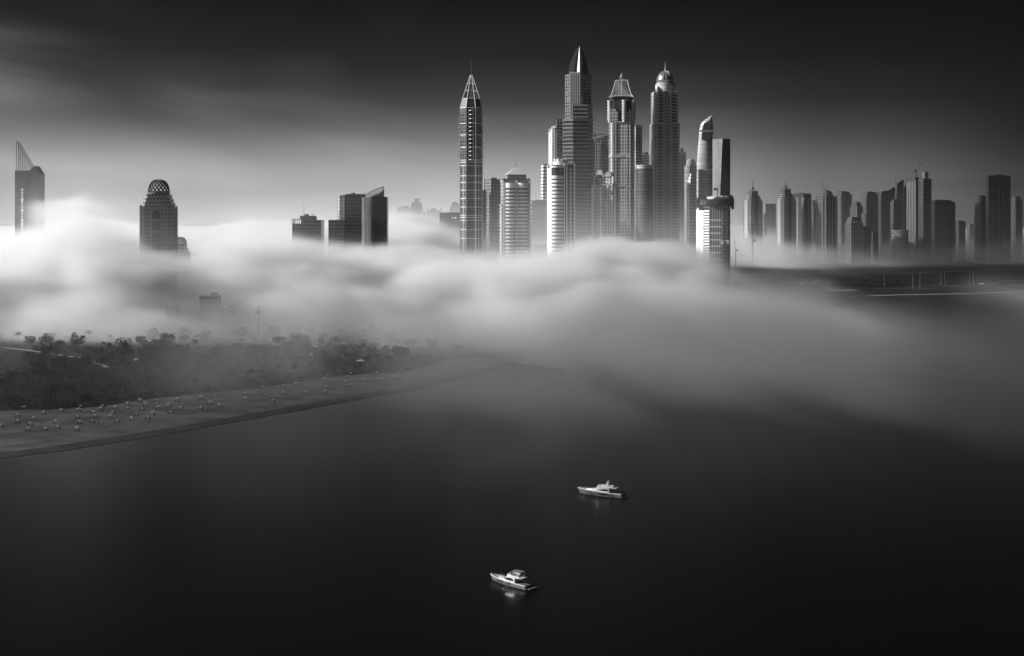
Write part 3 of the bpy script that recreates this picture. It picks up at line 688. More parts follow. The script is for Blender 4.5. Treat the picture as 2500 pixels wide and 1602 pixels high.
def ziggurat_tower(label, px0, px1, D, ysh, yblk, yapex, ytip, seed):
    t, s, W, Z, X = tower(label, px0, px1, D, R(18), group='twin stepped towers with tripod spires'); w = W/(math.cos(R(18))+math.sin(R(18)))
    P = octo(w, w, 5); H = Z(ysh)
    b = MB(); b.prism(P, 0, H)
    st = [(.92, .18), (.82, .36), (.72, .52), (.62, .64)]; z = H
    for k, (f, g) in enumerate(st): z1 = H+(Z(yblk)-H)*g; b.prism(sc(P, f), z, z1); z = z1
    b.prism(sc(P, .52), z, Z(yblk)); b.build('wall', RW, t)
    b = MB(); z = 20
    while z < Z(yblk)-4:
        f = 1 if z < H else 1-.62*((z-H)/(Z(yblk)-H)); q = w/2*f
        if z > H+(Z(yblk)-H)*.64: break
        for x in (-.62, .62): b.box(x*q, -q-.6, z, q*.62, 3.0, 3.4)
        b.box(-q*.5, 0, z-.2, q*1.1, q*.6, 8.2) if z < H else None; b.box(-q-.6, -.1*q, z, 3.0, q*1.1, 3.4); b.box(q+.6, -.1*q, z, 3.0, q*1.1, 3.4); z += 8.0
    b.build('balcony_stack', mat('light balcony', .4, noise=.1, nscale=.05), t)
    b = MB(); b.box(0, -w/2-.4, 0, w*.13, 2.5, Z(yblk)); b.build('central_strip', DARK, t)
    b = MB()
    for a in range(4): an = R(45+90*a); b.tube((math.cos(an)*w*.22, math.sin(an)*w*.22, Z(yblk)), (0, 0, Z(yapex)), 1.2)
    b.build('tripod_frame', STEEL, t); mast(t, 0, 0, Z(yapex), Z(ytip), 1.5, 'spire')
ziggurat_tower('pale stepped balcony tower with tripod spire fading into fog, the left one of two', 1815, 1861, 4670, 494, 467, 457, 438, 1)
ziggurat_tower('dark stepped balcony tower with tripod spire, the sharper right one of two', 1895, 1942, 4430, 492, 462, 453, 434, 2)
plain_tower('white balconied tower with dark glass right side and thin roof frame', 1939, 1978, 479, 4490, R(32), RW2, None, DARK, balc=(RB, -.4, .1, .35), tiers=((.98, 473),), seed=20, chamf=0)
plain_tower('small low block tucked between two bigger towers right of the stepped pair', 1978, 1997, 517, 4670, R(20), RW, None, None, seed=21, chamf=0)
def crown_tower():
    D = 4430; t, s, W, Z, X = tower('bright-sided tower with curved slanting crown and thin mast', 1992, 2042, D, R(20), cx=2018)
    w = 60; P = octo(w, 56, 8); H = Z(480); b = MB(); b.prism(P, 0, H); b.build('wall', RW, t)
    b = MB(); piers(b, P, 0, H+1, 2.2)
    for x in (-18, -6, 6, 18): b.box(x, -28.4, 0, 1.6, 1.8, H-4)
    b.build('corner_pier', STONE, t)
    b = MB(); b.prism(circ(23, 24, -1, -2), H, Z(476), bottom=True); n = len(b.v); cc = circ(20.5, 24, -1, -2)
    b.v += [(p[0], p[1], Z(476)) for p in cc]+[(p[0], p[1], Z(467)-p[0]*.42) for p in cc]
    for i in range(24): j = (i+1) % 24; b.face((n+i, n+j, n+24+j, n+24+i))
    b.face(tuple(n+24+i for i in range(24))); b.build('slanted_crown', STONE2, t)
    b = MB(); z = 20
    while z < H-3: b.box(-w/2-1, 0, z, 2.6, 34, 3.4); z += 7
    b.build('balcony_stack', RB, t); mast(t, X(2003)*.9, -4, Z(470), Z(444), 1.4)
crown_tower()
plain_tower('pale faint tower with notched top, right behind the curved slanting crown tower', 2042, 2077, 476, 4990, R(10), RW, None, STONE, tiers=((.75, 469),), seed=22)
plain_tower('small dark-topped tower behind the mansard-roofed building', 2078, 2104, 505, 4690, R(25), RW, None, STONE, tiers=((.8, 499), (.6, 495)), seed=23, chamf=0)
def mansard():
    D = 4350; t, s, W, Z, X = tower('mansard-roofed building with pale pilasters rising from the fog', 2067, 2104, D, R(14))
    w = W*.86; P = rect(w, W*.74); b = MB(); b.prism(P, 0, Z(549)); b.build('wall', RW, t)
    b = MB()
    for x in (-.5, -.3, -.1, .1, .3, .5): b.box(x*w, -W*.37-.3, 0, 2, 1.6, Z(551))
    for z in (Z(552), Z(565), Z(580)): b.box(0, -W*.37-.4, z, w+2, 1.9, 1.5)
    for y in (-.4, 0, .4): b.box(-w/2-.3, y*W*.74, 0, 1.6, 1.6, Z(551))
    b.build('pilaster', STONE, t)
    b = MB(); b.prism(sc(P, 1.08), Z(549), Z(546), bottom=True); b.prism(sc(P, .98), Z(546), Z(532), 0, sc(P, .74)); b.prism(sc(P, .80), Z(532), Z(530), bottom=True); b.build('mansard_roof', STONE2, t)
    b = MB()
    for x in (-8, 0, 8): b.box(x*1.4, -W*.35, Z(545), 4.4, 4, 8)
    b.build('dormer', STONE, t)
    b = MB(); b.prism(rect(32, 28, X(2117), 8), 0, Z(560)); b.prism(rect(32, 28, X(2117), 8), Z(560), Z(553), 0, rect(20, 20, X(2116), 8)); b.build('side_wing', RW, t)
mansard()
for lab, a, b_, y, D, kw in (
    ('broad grey tower with stepped top, left one of the fogged pair', 2105, 2142, 478, 4830, dict(tiers=((.75, 470),), pier=RP, wall=RW)),
    ('grey tower with ragged top, right one of the fogged pair', 2141, 2176, 476, 4810, dict(tiers=((.8, 468),), pier=RP, wall=RW, core=466)),
    ('lower grey tower in front of the broad fogged tower', 2106, 2137, 522, 4630, dict(tiers=((.7, 515),), pier=RP, wall=RW)),
    ('slim block left of the white striped tower, with small roof ring', 2175, 2195, 494, 4670, dict(tiers=((.7, 489),), wall=RW)),
    ('faint low slab beyond the right shoulder of the dark rounded-corner tower', 2321, 2332, 495, 4590, dict(wall=RW2)),
    ('small pale low block alone between the dark towers', 2333, 2355, 541, 4670, dict(wall=RW)),
    ('dark low slab at the left foot of the great slotted tower', 2383, 2412, 495, 4510, dict(wall=W_GLD, tiers=((.6, 479),))),
    ('low outbuilding in fog by the stepped dark slab', 2379, 2392, 528, 4550, dict(wall=RW2)),
    ('pale narrow tower with arched top at the far right edge', 2471, 2493, 488, 4710, dict(wall=RW, pier=RP, tiers=((.7, 481),))),
    ('tiny faint block far beyond the right-hand towers', 2362, 2378, 548, 5470, dict(wall=RW)),
    ('low faint block in the fog between the two stepped towers', 1862, 1872, 524, 5390, dict(wall=RW)),
    ('wide faint block far behind the two stepped towers', 1860, 1896, 499, 6190, dict(wall=RW)),
    ('faint hazy tower behind the white balconied tower', 1979, 1996, 490, 5470, dict(wall=RW)),
    ('faint shoulder block beside the mansard-roofed building', 2129, 2144, 569, 4390, dict(wall=RW))):
    plain_tower(lab, a, b_, y, D, R(7), seed=int(a), **kw)
def sail_tower(label, x0, x1, y0, y1, D, mx=None, my=None):
    t, s, W, Z, X = tower(label, x0, x1, D)
    n = 6; top = [(x1-(x1-x0)*k/n, y1+(y0-y1)*(k/n)**1.35) for k in range(n+1)]
    b = MB(); b.extrude([(X(x0), 0), (X(x1), 0)]+[(X(a), Z(y)) for a, y in top], -12, 12); b.build('wall', W_GL, t)
    b = MB(); b.path([(X(a), -12.2, Z(y)) for a, y in top], .8); b.box(X(x1), -12, 0, 1.4, 1.4, Z(y1)); b.build('roof_edge', METAL, t)
    if mx: mast(t, X(mx), 0, Z(y1)-4, Z(my), 1.5)
sail_tower('glass tower with curving sloped roof and mast at its tall right edge', 2165, 2186, 468, 455, 4910, 2185.6, 430)
sail_tower('taller glass tower with sharply sloped roof, right of the curving-roofed one', 2187, 2204, 450, 439, 4870)
sail_tower('third sloped-roof glass tower, squeezed against the white striped tower', 2204, 2217, 460, 445, 4950, 2213, 433)
plain_tower('white striped tower with crane on top', 2216, 2244, 440, 4510, R(35), RW, None, DARK, balc=(RB, -.45, -.15, .15, .42), tiers=((.85, 434),), seed=30, chamf=0)
crane_luff('tall luffing crane on the roof of the white striped tower', 2237, 4510, 434, 418, 2257, 389, w=1.6)
plain_tower('black unfinished tower with raised square core, right of the white striped tower', 2245, 2271, 438, 4470, R(12), W_CONC, DARK, None, core=420, seed=31, chamf=0)
def rounded_dark():
    D = 4430; t, s, W, Z, X = tower('dark glass tower with rounded shoulders and pale frame', 2277, 2322, D, R(5))
    ol = [(X(2277), 0), (X(2322), 0), (X(2322), Z(495)), (X(2320), Z(491)), (X(2315), Z(489)), (X(2285), Z(488)), (X(2280), Z(490)), (X(2277), Z(494))]
    b = MB(); b.extrude(ol, -16, 16); b.build('wall', DARK, t)
    b = MB(); b.extrude([(X(2283), 0), (X(2311), 0), (X(2311), Z(500)), (X(2283), Z(500))], -16.6, -15.8); b.build('glass_panel', GLASS2, t)
rounded_dark()
def low_round():
    D = 4390; t, s, W, Z, X = tower('low round building top with flagpole just above the fog', 2177, 2218, D)
    b = MB(); b.prism(circ(28, 28), 0, Z(565)); b.build('wall', W_BAND, t)
    b = MB(); b.prism(circ(30, 28), Z(565), Z(562), bottom=True); b.box(-26, -4, Z(562), 5, 5, 4); b.build('roof_rim', STONE, t)
    mast(t, X(2201), 0, Z(562), Z(542), .5, 'flagpole')
low_round()
def slotted_tower():
    D = 4430; t, s, W, Z, X = tower('great dark slab tower pierced by a tall pale vertical slot', 2410, 2464, D, cx=2437)
    b = MB(); H = Z(429); b.prism(rect(X(2434.5)-X(2410), 26, (X(2434.5)+X(2410))/2), 0, H); b.prism(rect(X(2464)-X(2444), 26, (X(2464)+X(2444))/2), 0, H)
    b.prism(rect(X(2444)-X(2434.5)+.2, 26, (X(2444)+X(2434.5))/2), Z(457.5), H+.01); b.prism(rect(28, 20, 0), H+.01, Z(426.5)); b.build('wall', mat('dark slab cladding', .035, .5, noise=.3, nscale=.03), t)
    b = MB(); b.prism(rect(X(2444)-X(2434.5)-.3, 2, (X(2444)+X(2434.5))/2, 10), 0, Z(458)); b.build('slot_glazing', mat('pale slot panel', .55, .4), t)
    b = MB(); b.box(X(2436.5), -12, Z(515), 2.5, 3, 7); b.build('lift_cabin', WHITE, t)
slotted_tower()
crane_luff('thin dark luffing crane rising from the fog right of the black-roofed tower', 1838, 4150, 648, 588, 1834.5, 525, w=1.9)
crane_luff('second leaning crane jib just left of the thin dark crane', 1836.5, 4180, 648, 590, 1826.5, 544, w=1.8)
crane_luff('faint distant crane jib right beside the black-roofed tower', 1796, 3900, 654, 612, 1792, 580, w=1.3)

# ------------------------------------------------------------------ left-hand towers
def blade_lattice():
    D = 2500; t, s, W, Z, X = tower('dark tower with tall triangular lattice fin at the far left', 43, 102, D)
    ol = [(X(43), 0), (X(102), 0), (X(102), Z(425)), (X(90), Z(406)), (X(83), Z(412)), (X(79), Z(417)), (X(43), Z(417))]
    b = MB(); b.extrude(ol, -14, 16); b.build('wall', mat('dark grey cladding', .07, .35, noise=.15, nscale=.03), t)
    b = MB(); b.extrude([(X(71), 0), (X(73), 0), (X(73), Z(419)), (X(71), Z(419))], -14.5, -13.8); b.build('facade_seam', DARK, t)
    b = MB(); b.extrude([(X(58.5), 0), (X(63.5), 0), (X(63.5), Z(461)), (X(61), Z(459)), (X(58.5), Z(462))], -14.6, -13.9)
    b.build('bright_window_strip', winmat('bright glazed strip', .2, .7, 30., 7., .98, .8), t)
    b = MB(); A = (X(43), Z(345)); Bp = (X(83.5), Z(412)); y = 0
    for yy in (-6, 6):
        b.tube((A[0], yy, A[1]), (Bp[0], yy, Bp[1]), .7); b.tube((A[0], yy, A[1]), (A[0], yy, Z(417)), .6)
        for k in range(1, 18):
            f = k/18; zz = A[1]+(Z(417)-A[1])*f; xx = A[0]+(Bp[0]-A[0])*min(1, (A[1]-zz)/(A[1]-Bp[1])); b.tube((A[0], yy, zz), (xx, yy, zz), .28, n=4)
        for k in range(1, 8):
            xx = A[0]+(Bp[0]-A[0])*k/8; zz = A[1]+(Bp[1]-A[1])*k/8; b.tube((xx, yy, Z(417)), (xx, yy, zz), .36 if k % 2 else .25, n=4)
    b.build('lattice_fin', STEEL, t)
blade_lattice()
def lattice_dome(b, r, z0, h, n, tr, sq=1.0):
    prof = lambda k: (r*math.cos(k*math.pi/2)**.75 if k < 1 else 0, z0+h*math.sin(k*math.pi/2)**.95)
    for i in range(n):
        for sg in (1, -1):
            b.path([(prof(k/10)[0]*math.cos(2*math.pi*i/n+sg*k/10*1.5), prof(k/10)[0]*math.sin(2*math.pi*i/n+sg*k/10*1.5), prof(k/10)[1]) for k in range(10)], tr, n=4)
def dome_tower(label, px0, px1, cx, D, yb, ysh, yd0, yd1, rd, w, wall, tr, rz=0.0, ant=None, group=None):
    t, s, W, Z, X = tower(label, px0, px1, D, rz, cx=cx, group=group); P = octo(w, w, w*.10)
    st = [(1, yb), (.94, (yb*2+ysh)/3), (.86, (yb+2*ysh)/3), (.76, ysh)]; b = MB(); z = 0
    for f, y in st: b.prism(sc(P, f), z, Z(y)); z = Z(y)
    b.build('wall', wall, t)
    b = MB(); hw = w/2
    for f in (-.93, -.62, -.28, .28, .62, .93): 
        b.box(f*hw, -hw-.4, 0, 1.6, 1.8, Z(yb)+(2 if abs(f) > .9 else -3)); b.box(-hw-.4, f*hw, 0, 1.8, 1.6, Z(yb)+(2 if abs(f) > .9 else -3)); b.box(hw+.4, f*hw, 0, 1.8, 1.6, Z(yb)+(2 if abs(f) > .9 else -3))
    b.build('pilaster', STONE2, t)
    b = MB(); z = Z(yb)-2
    b.prism(grow(P, 1.0), z, z+1.4, bottom=True); 
    for k in range(6): b.prism(grow(P, .5), z-16*(k+1), z-16*(k+1)+1.0, bottom=True)
    b.build('cornice', STONE2, t)
    b = MB(); z = Z(yb)-9; 
    for k in range(9):
        zz = z-16*k; wv = w*.26
        b.extrude([(-wv/2, zz-9), (wv/2, zz-9), (wv/2, zz-2), (wv*.3, zz+2), (0, zz+4), (-wv*.3, zz+2), (-wv/2, zz-2)], -hw-.55, -hw+.5)
    b.build('arched_window_bay', GLASS, t)
    b = MB(); b.prism(circ(rd*1.03, 32), Z(ysh), Z(yd0+1), 0); b.prism(circ(rd*1.06, 32), Z(yd0+1.5), Z(yd0-1.5), bottom=True); b.build('dome_base', DARK, t)
    b = MB(); h = Z(yd1)-Z(yd0); lattice_dome(b, rd, Z(yd0), h, 16, tr); b.lathe([(rd*.42, Z(yd0)+h*.90), (rd*.25, Z(yd0)+h*.97), (.3, Z(yd0)+h*1.03)], n=16)
    b.build('lattice_dome', STEEL, t); mast(t, 0, 0, Z(yd1)-1, Z(yd1-4), .3, 'finial')
dome_tower('dark ornate tower with large openwork lattice dome, in front of a smaller paler twin', 343, 433, 388, 1800, 505, 475, 471, 439, 15.0, 45, W_STONE2, .85, R(7))
dome_tower('smaller paler lattice-domed tower fading into fog behind the large domed one', 420, 467, 440, 2010, 618, 600, 598, 579, 10.2, 27, W_STONE, .55, R(7))

def antenna_block():
    D = 1900; t, s, W, Z, X = tower('flat-topped dark block with open roof frame and tall aerial, sunk in fog', 715, 788, D)
    b = MB(); H = Z(546); b.prism(rect(X(788)-X(739), 30, (X(788)+X(739))/2), 0, Z(537)); b.prism(rect(X(739)-X(716), 26, (X(739)+X(716))/2, 3), 0, H); b.build('wall', W_GLD, t)
    b = MB(); 
    for k in range(6): b.box(X(715.5+k*4.6), -10, H, .7, .7, Z(536)-H)
    for k in range(3): b.box(X(715.5), -10+12*k, H, .7, .7, Z(536)-H)
    b.box(X(727), -10, Z(536), 16, .9, .9); b.box(X(715.5), 2, Z(536), .9, 24, .9); b.build('roof_frame', STEEL, t)
    b = MB(); b.box(X(752), 0, Z(537), 22, 16, Z(527)-Z(537)); b.box(X(765), 0, Z(537), 9, 12, Z(529)-Z(537)); b.box(X(749), 0, Z(527), 6, 6, 2.6); b.build('lift_core', DARK, t)
    b = MB()
    for px, y in ((762, 521), (766, 521), (737, 528)): b.tube((X(px), 0, Z(529)), (X(px), 0, Z(y)), .3); b.lathe([(.2, Z(y+2)), (1.0, Z(y+1)), (.2, Z(y))], X(px), 0, 8)
    b.build('satellite_dish', STEEL, t); mast(t, X(742), 0, Z(537), Z(494.5), .5)
antenna_block()
def twin_left():
    D = 1900; t, s, W, Z, X = tower('broad dark tower with rounded pale left corner, half merged with the fin-crowned one', 826, 894, D)
    b = MB(); b.prism([(X(832), -14), (X(843), -17), (X(893), -12), (X(893), 14), (X(832), 14)], 0, Z(477)); b.prism(rect(X(893)-X(845), 20, (X(893)+X(845))/2, 2), Z(477), Z(474)); b.build('wall', W_GLD, t)
    b = MB(); b.prism(circ(6.5, 20, X(836), -8), 0, Z(481)); b.build('curved_corner', winmat('pale banded corner', .5, .12, 20., 3.6, .96, .45), t)
    b = MB(); b.box(X(843.5), -17.3, 0, 1.4, 1.4, Z(480)); b.box(X(827), -9, 0, 1.4, 4, Z(481)); b.build('corner_pier', STONE, t)
    b = MB(); b.slabs([(X(845), -16.8), (X(892), -12.4), (X(892), -11), (X(845), -15)], 30, Z(480), 3.8, .6, .2); b.build('floor_slab_stack', DARK, t)
    clutter(t, 12, 12, Z(477), 3, 4, 5); mast(t, X(892), 0, Z(475), Z(461), .4)
    b = MB(); b.prism(rect(X(846)-X(809), 14, (X(846)+X(809))/2, -24), 0, Z(537)); b.build('low_annex', W_GLD, t)
twin_left()
def twin_right():
    D = 1850; t, s, W, Z, X = tower('dark tower with curved ribbed fin crown, right of a broad dark tower', 885, 946, D)
    P = [(X(885), -4), (X(893), -15), (X(908), -18), (X(925), -15), (X(946), -8), (X(946), 14), (X(885), 14)]
    b = MB(); b.prism(P, 0, Z(482)); b.build('wall', W_VERT, t)
    b = MB(); b.prism([(X(912), -17.9), (X(925), -15.4), (X(946.3), -8.2), (X(946), 2), (X(912), 2)], 0, Z(481)); b.build('dark_glass_side', GLASS, t)
    b = MB()
    for i in range(12): f = i/11; A, B2 = (P[1], P[2]) if f < .5 else (P[0], P[1]); q = f*2 % 1; b.box(A[0]+(B2[0]-A[0])*q, A[1]+(B2[1]-A[1])*q-.3, 0, .9, .9, Z(482))
    b.build('facade_rib', STONE, t)
    b = MB(); zb = Z(481); pts = []
    for k in range(15):
        f = k/14; px = 899+39*f; y = 474-17.5*f**.75; yy = -13+4*f; pts.append((X(px), yy, Z(y))); b.box(X(px), yy, zb, .6, .6, Z(y)-zb)
    b.path(pts, .5); b.path([(p[0], p[1], zb+(p[2]-zb)*.5) for p in pts], .3)
    n = len(b.v); b.box(X(938), -6, zb, .8, 6, Z(457)-zb); b.build('fin_crown', STEEL, t)
    b = MB()
    zt = Z(478); b.extrude([(X(903), zb), (X(937), zb), (X(937), Z(463)), (X(928), Z(472)), (X(910), Z(478))], -4, 6); b.build('roof_house', GLASS2, t)
twin_right()
def lit_block():
    D = 2350; t, s, W, Z, X = tower('low dark block with lit windows left of the pointed glass tower', 1074, 1124, D)
    b = MB(); b.prism(rect(W, 24), 0, Z(519)); b.build('wall', mat('dark grey cladding', .07), t)
    b = MB(); b.box(X(1093), -12.3, 0, 1, 1, Z(520)); b.build('facade_seam', DARK, t)
    m = mat('lit window', .8, .4); p = m.node_tree.nodes['Principled BSDF']; p.inputs['Emission Color'].default_value = (1, 1, 1, 1); p.inputs['Emission Strength'].default_value = .35
    for px, w in ((1105, 2.2), (1112.5, 4)):
        b = MB(); b.box(X(px), -12.2, Z(533.5), w, .8, 2.2); b.build('lit_window', m, t)
lit_block()
# far, nearly lost in the haze
def far_block(label, px0, px1, y, D, tiers=(), horns=None):
    t, s, W, Z, X = tower(label, px0, px1, D, name='distant_tower'); P = rect(W, W*.6)
    b = MB(); b.prism(P, 0, Z(y)); b.build('wall', W_STONE2, t); H = Z(y)
    for f, y1 in tiers: b = MB(); b.prism(sc(P, f), H, Z(y1), 0, sc(P, f*.9)); b.build('upper_storey', W_STONE2, t); H = Z(y1)
    if horns:
        b = MB()
        for px, y2 in horns: b.prism(rect(7, 7, X(px)), Z(y), Z(y2), 0, rect(1, 1, X(px)))
        b.build('roof_horn', STONE2, t)
    clutter(t, W*.7, W*.4, H, int(px0), 5, 8)
far_block('faint flat-topped far block, first right of the fin-crowned tower', 970, 1003, 507, 5600)
far_block('faint far tower with small peaked top', 1004, 1031, 500, 5600, ((.85, 493), (.3, 488)))
far_block('faint far building with horned roof corners', 1043, 1076, 515, 5600, ((.6, 513),), ((1043, 503), (1076, 504)))
far_block('faint far stepped building right beside the pointed glass tower', 1098, 1126, 506, 5400, ((.75, 497),))
far_block('faint low far block between the peaked and horned buildings', 1030, 1042, 519, 5700)
# ------------------------------------------------------------------ trees
LEAF = mat('foliage', .04, .9, noise=.5, nscale=.4, spec=.1); BARK = mat('bark', .10, .9); FROND = mat('palm fronds', .03, .8, spec=.1)
def leaf_crown(b, rnd, blobs, n, size):
    for cx, cy, cz, rx, rz in blobs:
        for k in range(n):
            v = Vector((rnd.gauss(0, 1), rnd.gauss(0, 1), rnd.gauss(0, 1))).normalized()*rnd.uniform(.55, 1.05)
            c = Vector((cx+v.x*rx, cy+v.y*rx, cz+v.z*rz)); a = Vector((rnd.gauss(0, 1), rnd.gauss(0, 1), rnd.gauss(0, 1))).normalized(); d = a.orthogonal().normalized(); s = size*rnd.uniform(.6, 1.4)
            i = len(b.v); b.v += [tuple(c+a*s), tuple(c+d*s*.7), tuple(c-a*s), tuple(c-d*s*.7)]; b.face((i, i+1, i+2, i+3))
def broad_tree(label, seed, h, w):
    rnd = random.Random(seed); t = thing('leafy_tree', label, 'tree', group='trees in the groves behind the beach')
    b = MB(); b.tube((0, 0, -.5), (0, 0, h*.4), .35, .22); bl = []
    for k in range(8):
        a = k*2.4+seed; r = w*rnd.uniform(.15, .36); z = h*rnd.uniform(.25, .78); p = (r*math.cos(a), r*math.sin(a), z); b.tube((0, 0, h*rnd.uniform(.25, .4)), p, .14, .05, n=4); bl.append((*p, w*rnd.uniform(.2, .3), h*rnd.uniform(.17, .27)))
    b.build('trunk', BARK, t)
    c = MB(); leaf_crown(c, rnd, bl, 70, .55); c.build('crown', LEAF, t); return t
def palm(label, h, fl=3.2, seed=1, nf=18, group='palm trees', name='palm_tree'):
    rnd = random.Random(seed); t = thing(name, label, 'palm tree', group=group)
    b = MB(); pts = [(math.sin(k/5*1.2)*.3, 0, h*k/6-.3) for k in range(7)]; b.path(pts, .24 if h < 20 else .55, n=6); b.build('trunk', BARK, t)
    c = MB(); top = Vector(pts[-1])
    for i in range(nf):
        a = i*2.399; up = rnd.uniform(-.5, 1.0); prev = None
        for k in range(6):
            f = k/5; r = fl*f; z = fl*(up*f-(.75+.3*up)*f*f); w = .42*fl/3.2*math.sin(math.pi*min(1, f*.85+.12)); p = top+Vector((math.cos(a)*r, math.sin(a)*r, z)); q = Vector((-math.sin(a), math.cos(a), 0))*w
            if prev:
                n = len(c.v); dz = Vector((0, 0, -w*.5)); c.v += [tuple(prev[0]), tuple(p), tuple(p+q+dz), tuple(prev[0]+prev[1]+prev[2]), tuple(p-q+dz), tuple(prev[0]-prev[1]+prev[2])]
                c.face((n, n+1, n+2, n+3)); c.face((n+1, n, n+5, n+4))
            prev = (p, q, Vector((0, 0, -w*.5)))
    c.build('crown', FROND, t); return t
rnd = random.Random(12)
def sand_y(px):
    pts = ((-80, 1006), (0, 1004), (120, 1002), (250, 994), (370, 975), (500, 962), (640, 948), (720, 936), (800, 922), (900, 914), (980, 912), (1040, 898), (1075, 884), (1130, 876), (1180, 872), (1300, 860))
    return float(np.interp(px, [p[0] for p in pts], [p[1] for p in pts]))
protos = [broad_tree('dark bushy tree, one of many in the misty groves behind the beach', k, h, w) for k, (h, w) in enumerate(((11, 13), (8, 11), (14, 12)))]
spots = []
tries = 0
while len(spots) < 290 and tries < 20000:
    tries += 1; px = rnd.uniform(-60, 1120); py = rnd.uniform(795, 1000)
    if py > sand_y(px)-5: continue
    if px > 300 and px < 740 and py > 905 and rnd.random() < .7: continue
    if px < 280 and abs(py-(849+max(0, px)*.18)) < 7: continue
    p = gp(px, py)
    if any((p.x-q.x)**2+(p.y-q.y)**2 < 49 for q in spots): continue
    spots.append(p)
gp_ = palm('dark palm among the misty groves behind the beach', 11, 4.2, 7, group='palms in the groves behind the beach')
for i, p in enumerate(spots):
    if i >= 3 and i % 5 in (1, 3):
        s = rnd.uniform(.8, 1.3)
        if i == 3: gp_.location = (p.x, p.y, .25); gp_.scale = (s,)*3
        else: dup(gp_, (p.x, p.y, .25), rnd.uniform(0, 6), s)
        continue
    k = i % 3; s = rnd.uniform(.75, 1.35); s *= 1.2 if p.y > 1300 else 1
    if i < 3: o = protos[i]; o.location = (p.x, p.y, .25); o.rotation_euler.z = rnd.uniform(0, 6); o.scale = (s,)*3
    else: dup(protos[k], (p.x, p.y, .25), rnd.uniform(0, 6), (s, s, s*rnd.uniform(.85, 1.15)))
b = MB(); rs = random.Random(77); n_ = 0
while n_ < 2600:
    px = rs.uniform(-80, 1130); py = rs.uniform(790, 1000)
    if py > sand_y(px)-3 or (px < 280 and abs(py-(849+max(0, px)*.18)) < 5): continue
    p = gp(px, py); w_ = rs.uniform(1.5, 4.5); leaf_crown(b, rs, [(p.x, p.y, w_*.25, w_, w_*.5)], 12, w_*.36); n_ += 1
o = b.build('shrubs', LEAF); o['kind'] = 'stuff'
tp = palm('single giant palm-shaped mast standing high above the misty grove', 37, 6.5, 4, 22, group=None, name='tall_palm')
tp.location = (gx(631, 1541), 1541, .25)
b = MB(); r = random.Random(3)
b.tube((0, 0, 36), (0, 0, 44), 1.3, .9, n=8)
for k in range(14): a = k*.9; b.tube((math.cos(a)*.7, math.sin(a)*.7, 38+k*.4), (math.cos(a)*2.6, math.sin(a)*2.6, 41+k*.35), .16, .05, n=4)
b.build('crown_spike', FROND, tp)
# palms along the far promenade
pp = palm('small dark palm in the row along the far right shoreline', 9, 3.6, 2, group='palms along the far shoreline')
far_p = [2065, 2082, 2100, 2120, 2136, 2149, 2170, 2186, 2206, 2224, 2232, 2243, 2259, 2277, 2292, 2300, 2306, 2313, 2330, 2351, 2365, 2383, 2389, 2406, 2425, 2432, 2440, 2447, 2020, 1985, 1925, 2470, 2486, 1880]
for i, px in enumerate(far_p):
    py = 694+math.sin(i*2.3)*1.6-(2 if px > 2380 else 0)-(2.5 if px > 2420 else 0); p = gp(px, py); s = 1.0+.45*abs(math.sin(i*1.7))
    if i == 0: pp.location = (p.x, p.y, .25); pp.scale = (s,)*3
    else: dup(pp, (p.x, p.y, .25), i*1.1, s)
sh = broad_tree('low dark shoreline tree near the far row of palms', 9, 6, 12); sh['group'] = 'low trees along the far shoreline'
for i in range(40):
    px = 1850+i*15.5+6*math.sin(i*5); p = gp(px, 694-(i % 3)*2.2-(i/40)*2)
    if i == 0: sh.location = (p.x, p.y, .25)
    else: dup(sh, (p.x, p.y, .25), i*1.3, .7+.5*abs(math.sin(i*2.1)))
def light_mast(px, y0, y1, k):
    p = gp(px, y0); h = (y0-y1)*p.y/F; t = thing('light_mast', ['tall thin pale lamp mast, first of the left pair on the far shore', 'tallest pale lamp mast, right one of the left pair on the far shore', 'pale lamp mast, left one of the middle pair on the far shore', 'pale lamp mast, right one of the middle pair on the far shore', 'pale lamp mast, left one of the right-hand pair on the far shore', 'pale lamp mast, right one of the right-hand pair on the far shore', 'very faint thin mast standing apart, left of all the lamp masts'][k], 'mast', (p.x, p.y, .25))
    b = MB(); b.tube((0, 0, 0), (0, 0, h), .42, .22); b.build('pole', METAL, t); b = MB(); b.prism(circ(1.3, 10), h, h+.6, bottom=True); b.build('lamp_ring', METAL, t)
for k, (px, a, c) in enumerate(((2228, 706, 672), (2246, 707, 668), (2296.5, 698, 671), (2306, 698, 667), (2367, 697, 670), (2376.5, 697, 667), (2159, 700, 674))): light_mast(px, a, c, k)
def pavilion(label, px, py, w, d, h, rz=0):
    p = gp(px, py); t = thing('beach_pavilion', label, 'pavilion', (p.x, p.y, .25), rz)
    b = MB(); b.prism(rect(w*1.1, d*1.1), h, h*1.7, 0, rect(w*.1, d*.1), bottom=True); b.build('tent_roof', WHITE, t)
    b = MB()
    for i in (-1, 1):
        for j in (-1, 1): b.tube((i*w*.45, j*d*.45, 0), (i*w*.45, j*d*.45, h), .18, n=5)
    b.build('post_frame', METAL, t)
for k, (lab, px, py, w) in enumerate((('white pointed tent at the foot of the giant palm mast', 632, 832, 6), ('small white tent left of the giant palm mast', 609, 838, 5), ('white tent to the right of the giant palm mast', 661, 837, 5), ('widest white tent, farther right of the giant palm mast', 684, 838, 9),
    ('small white tent alone in the dark grove', 760, 872, 4), ('white tent at the left end of the dark grove clearing', 770, 852, 5), ('white tent among trees at the middle of the dark grove', 839, 845, 4), ('white tent at the far right of the dark grove', 887, 858, 4), ('long white shelter low in the dark grove', 880, 888, 8), ('pale tent beside the path end on the left', 333, 885, 5))): pavilion(lab, px, py, w, w*.8, 2.6, .4*k)
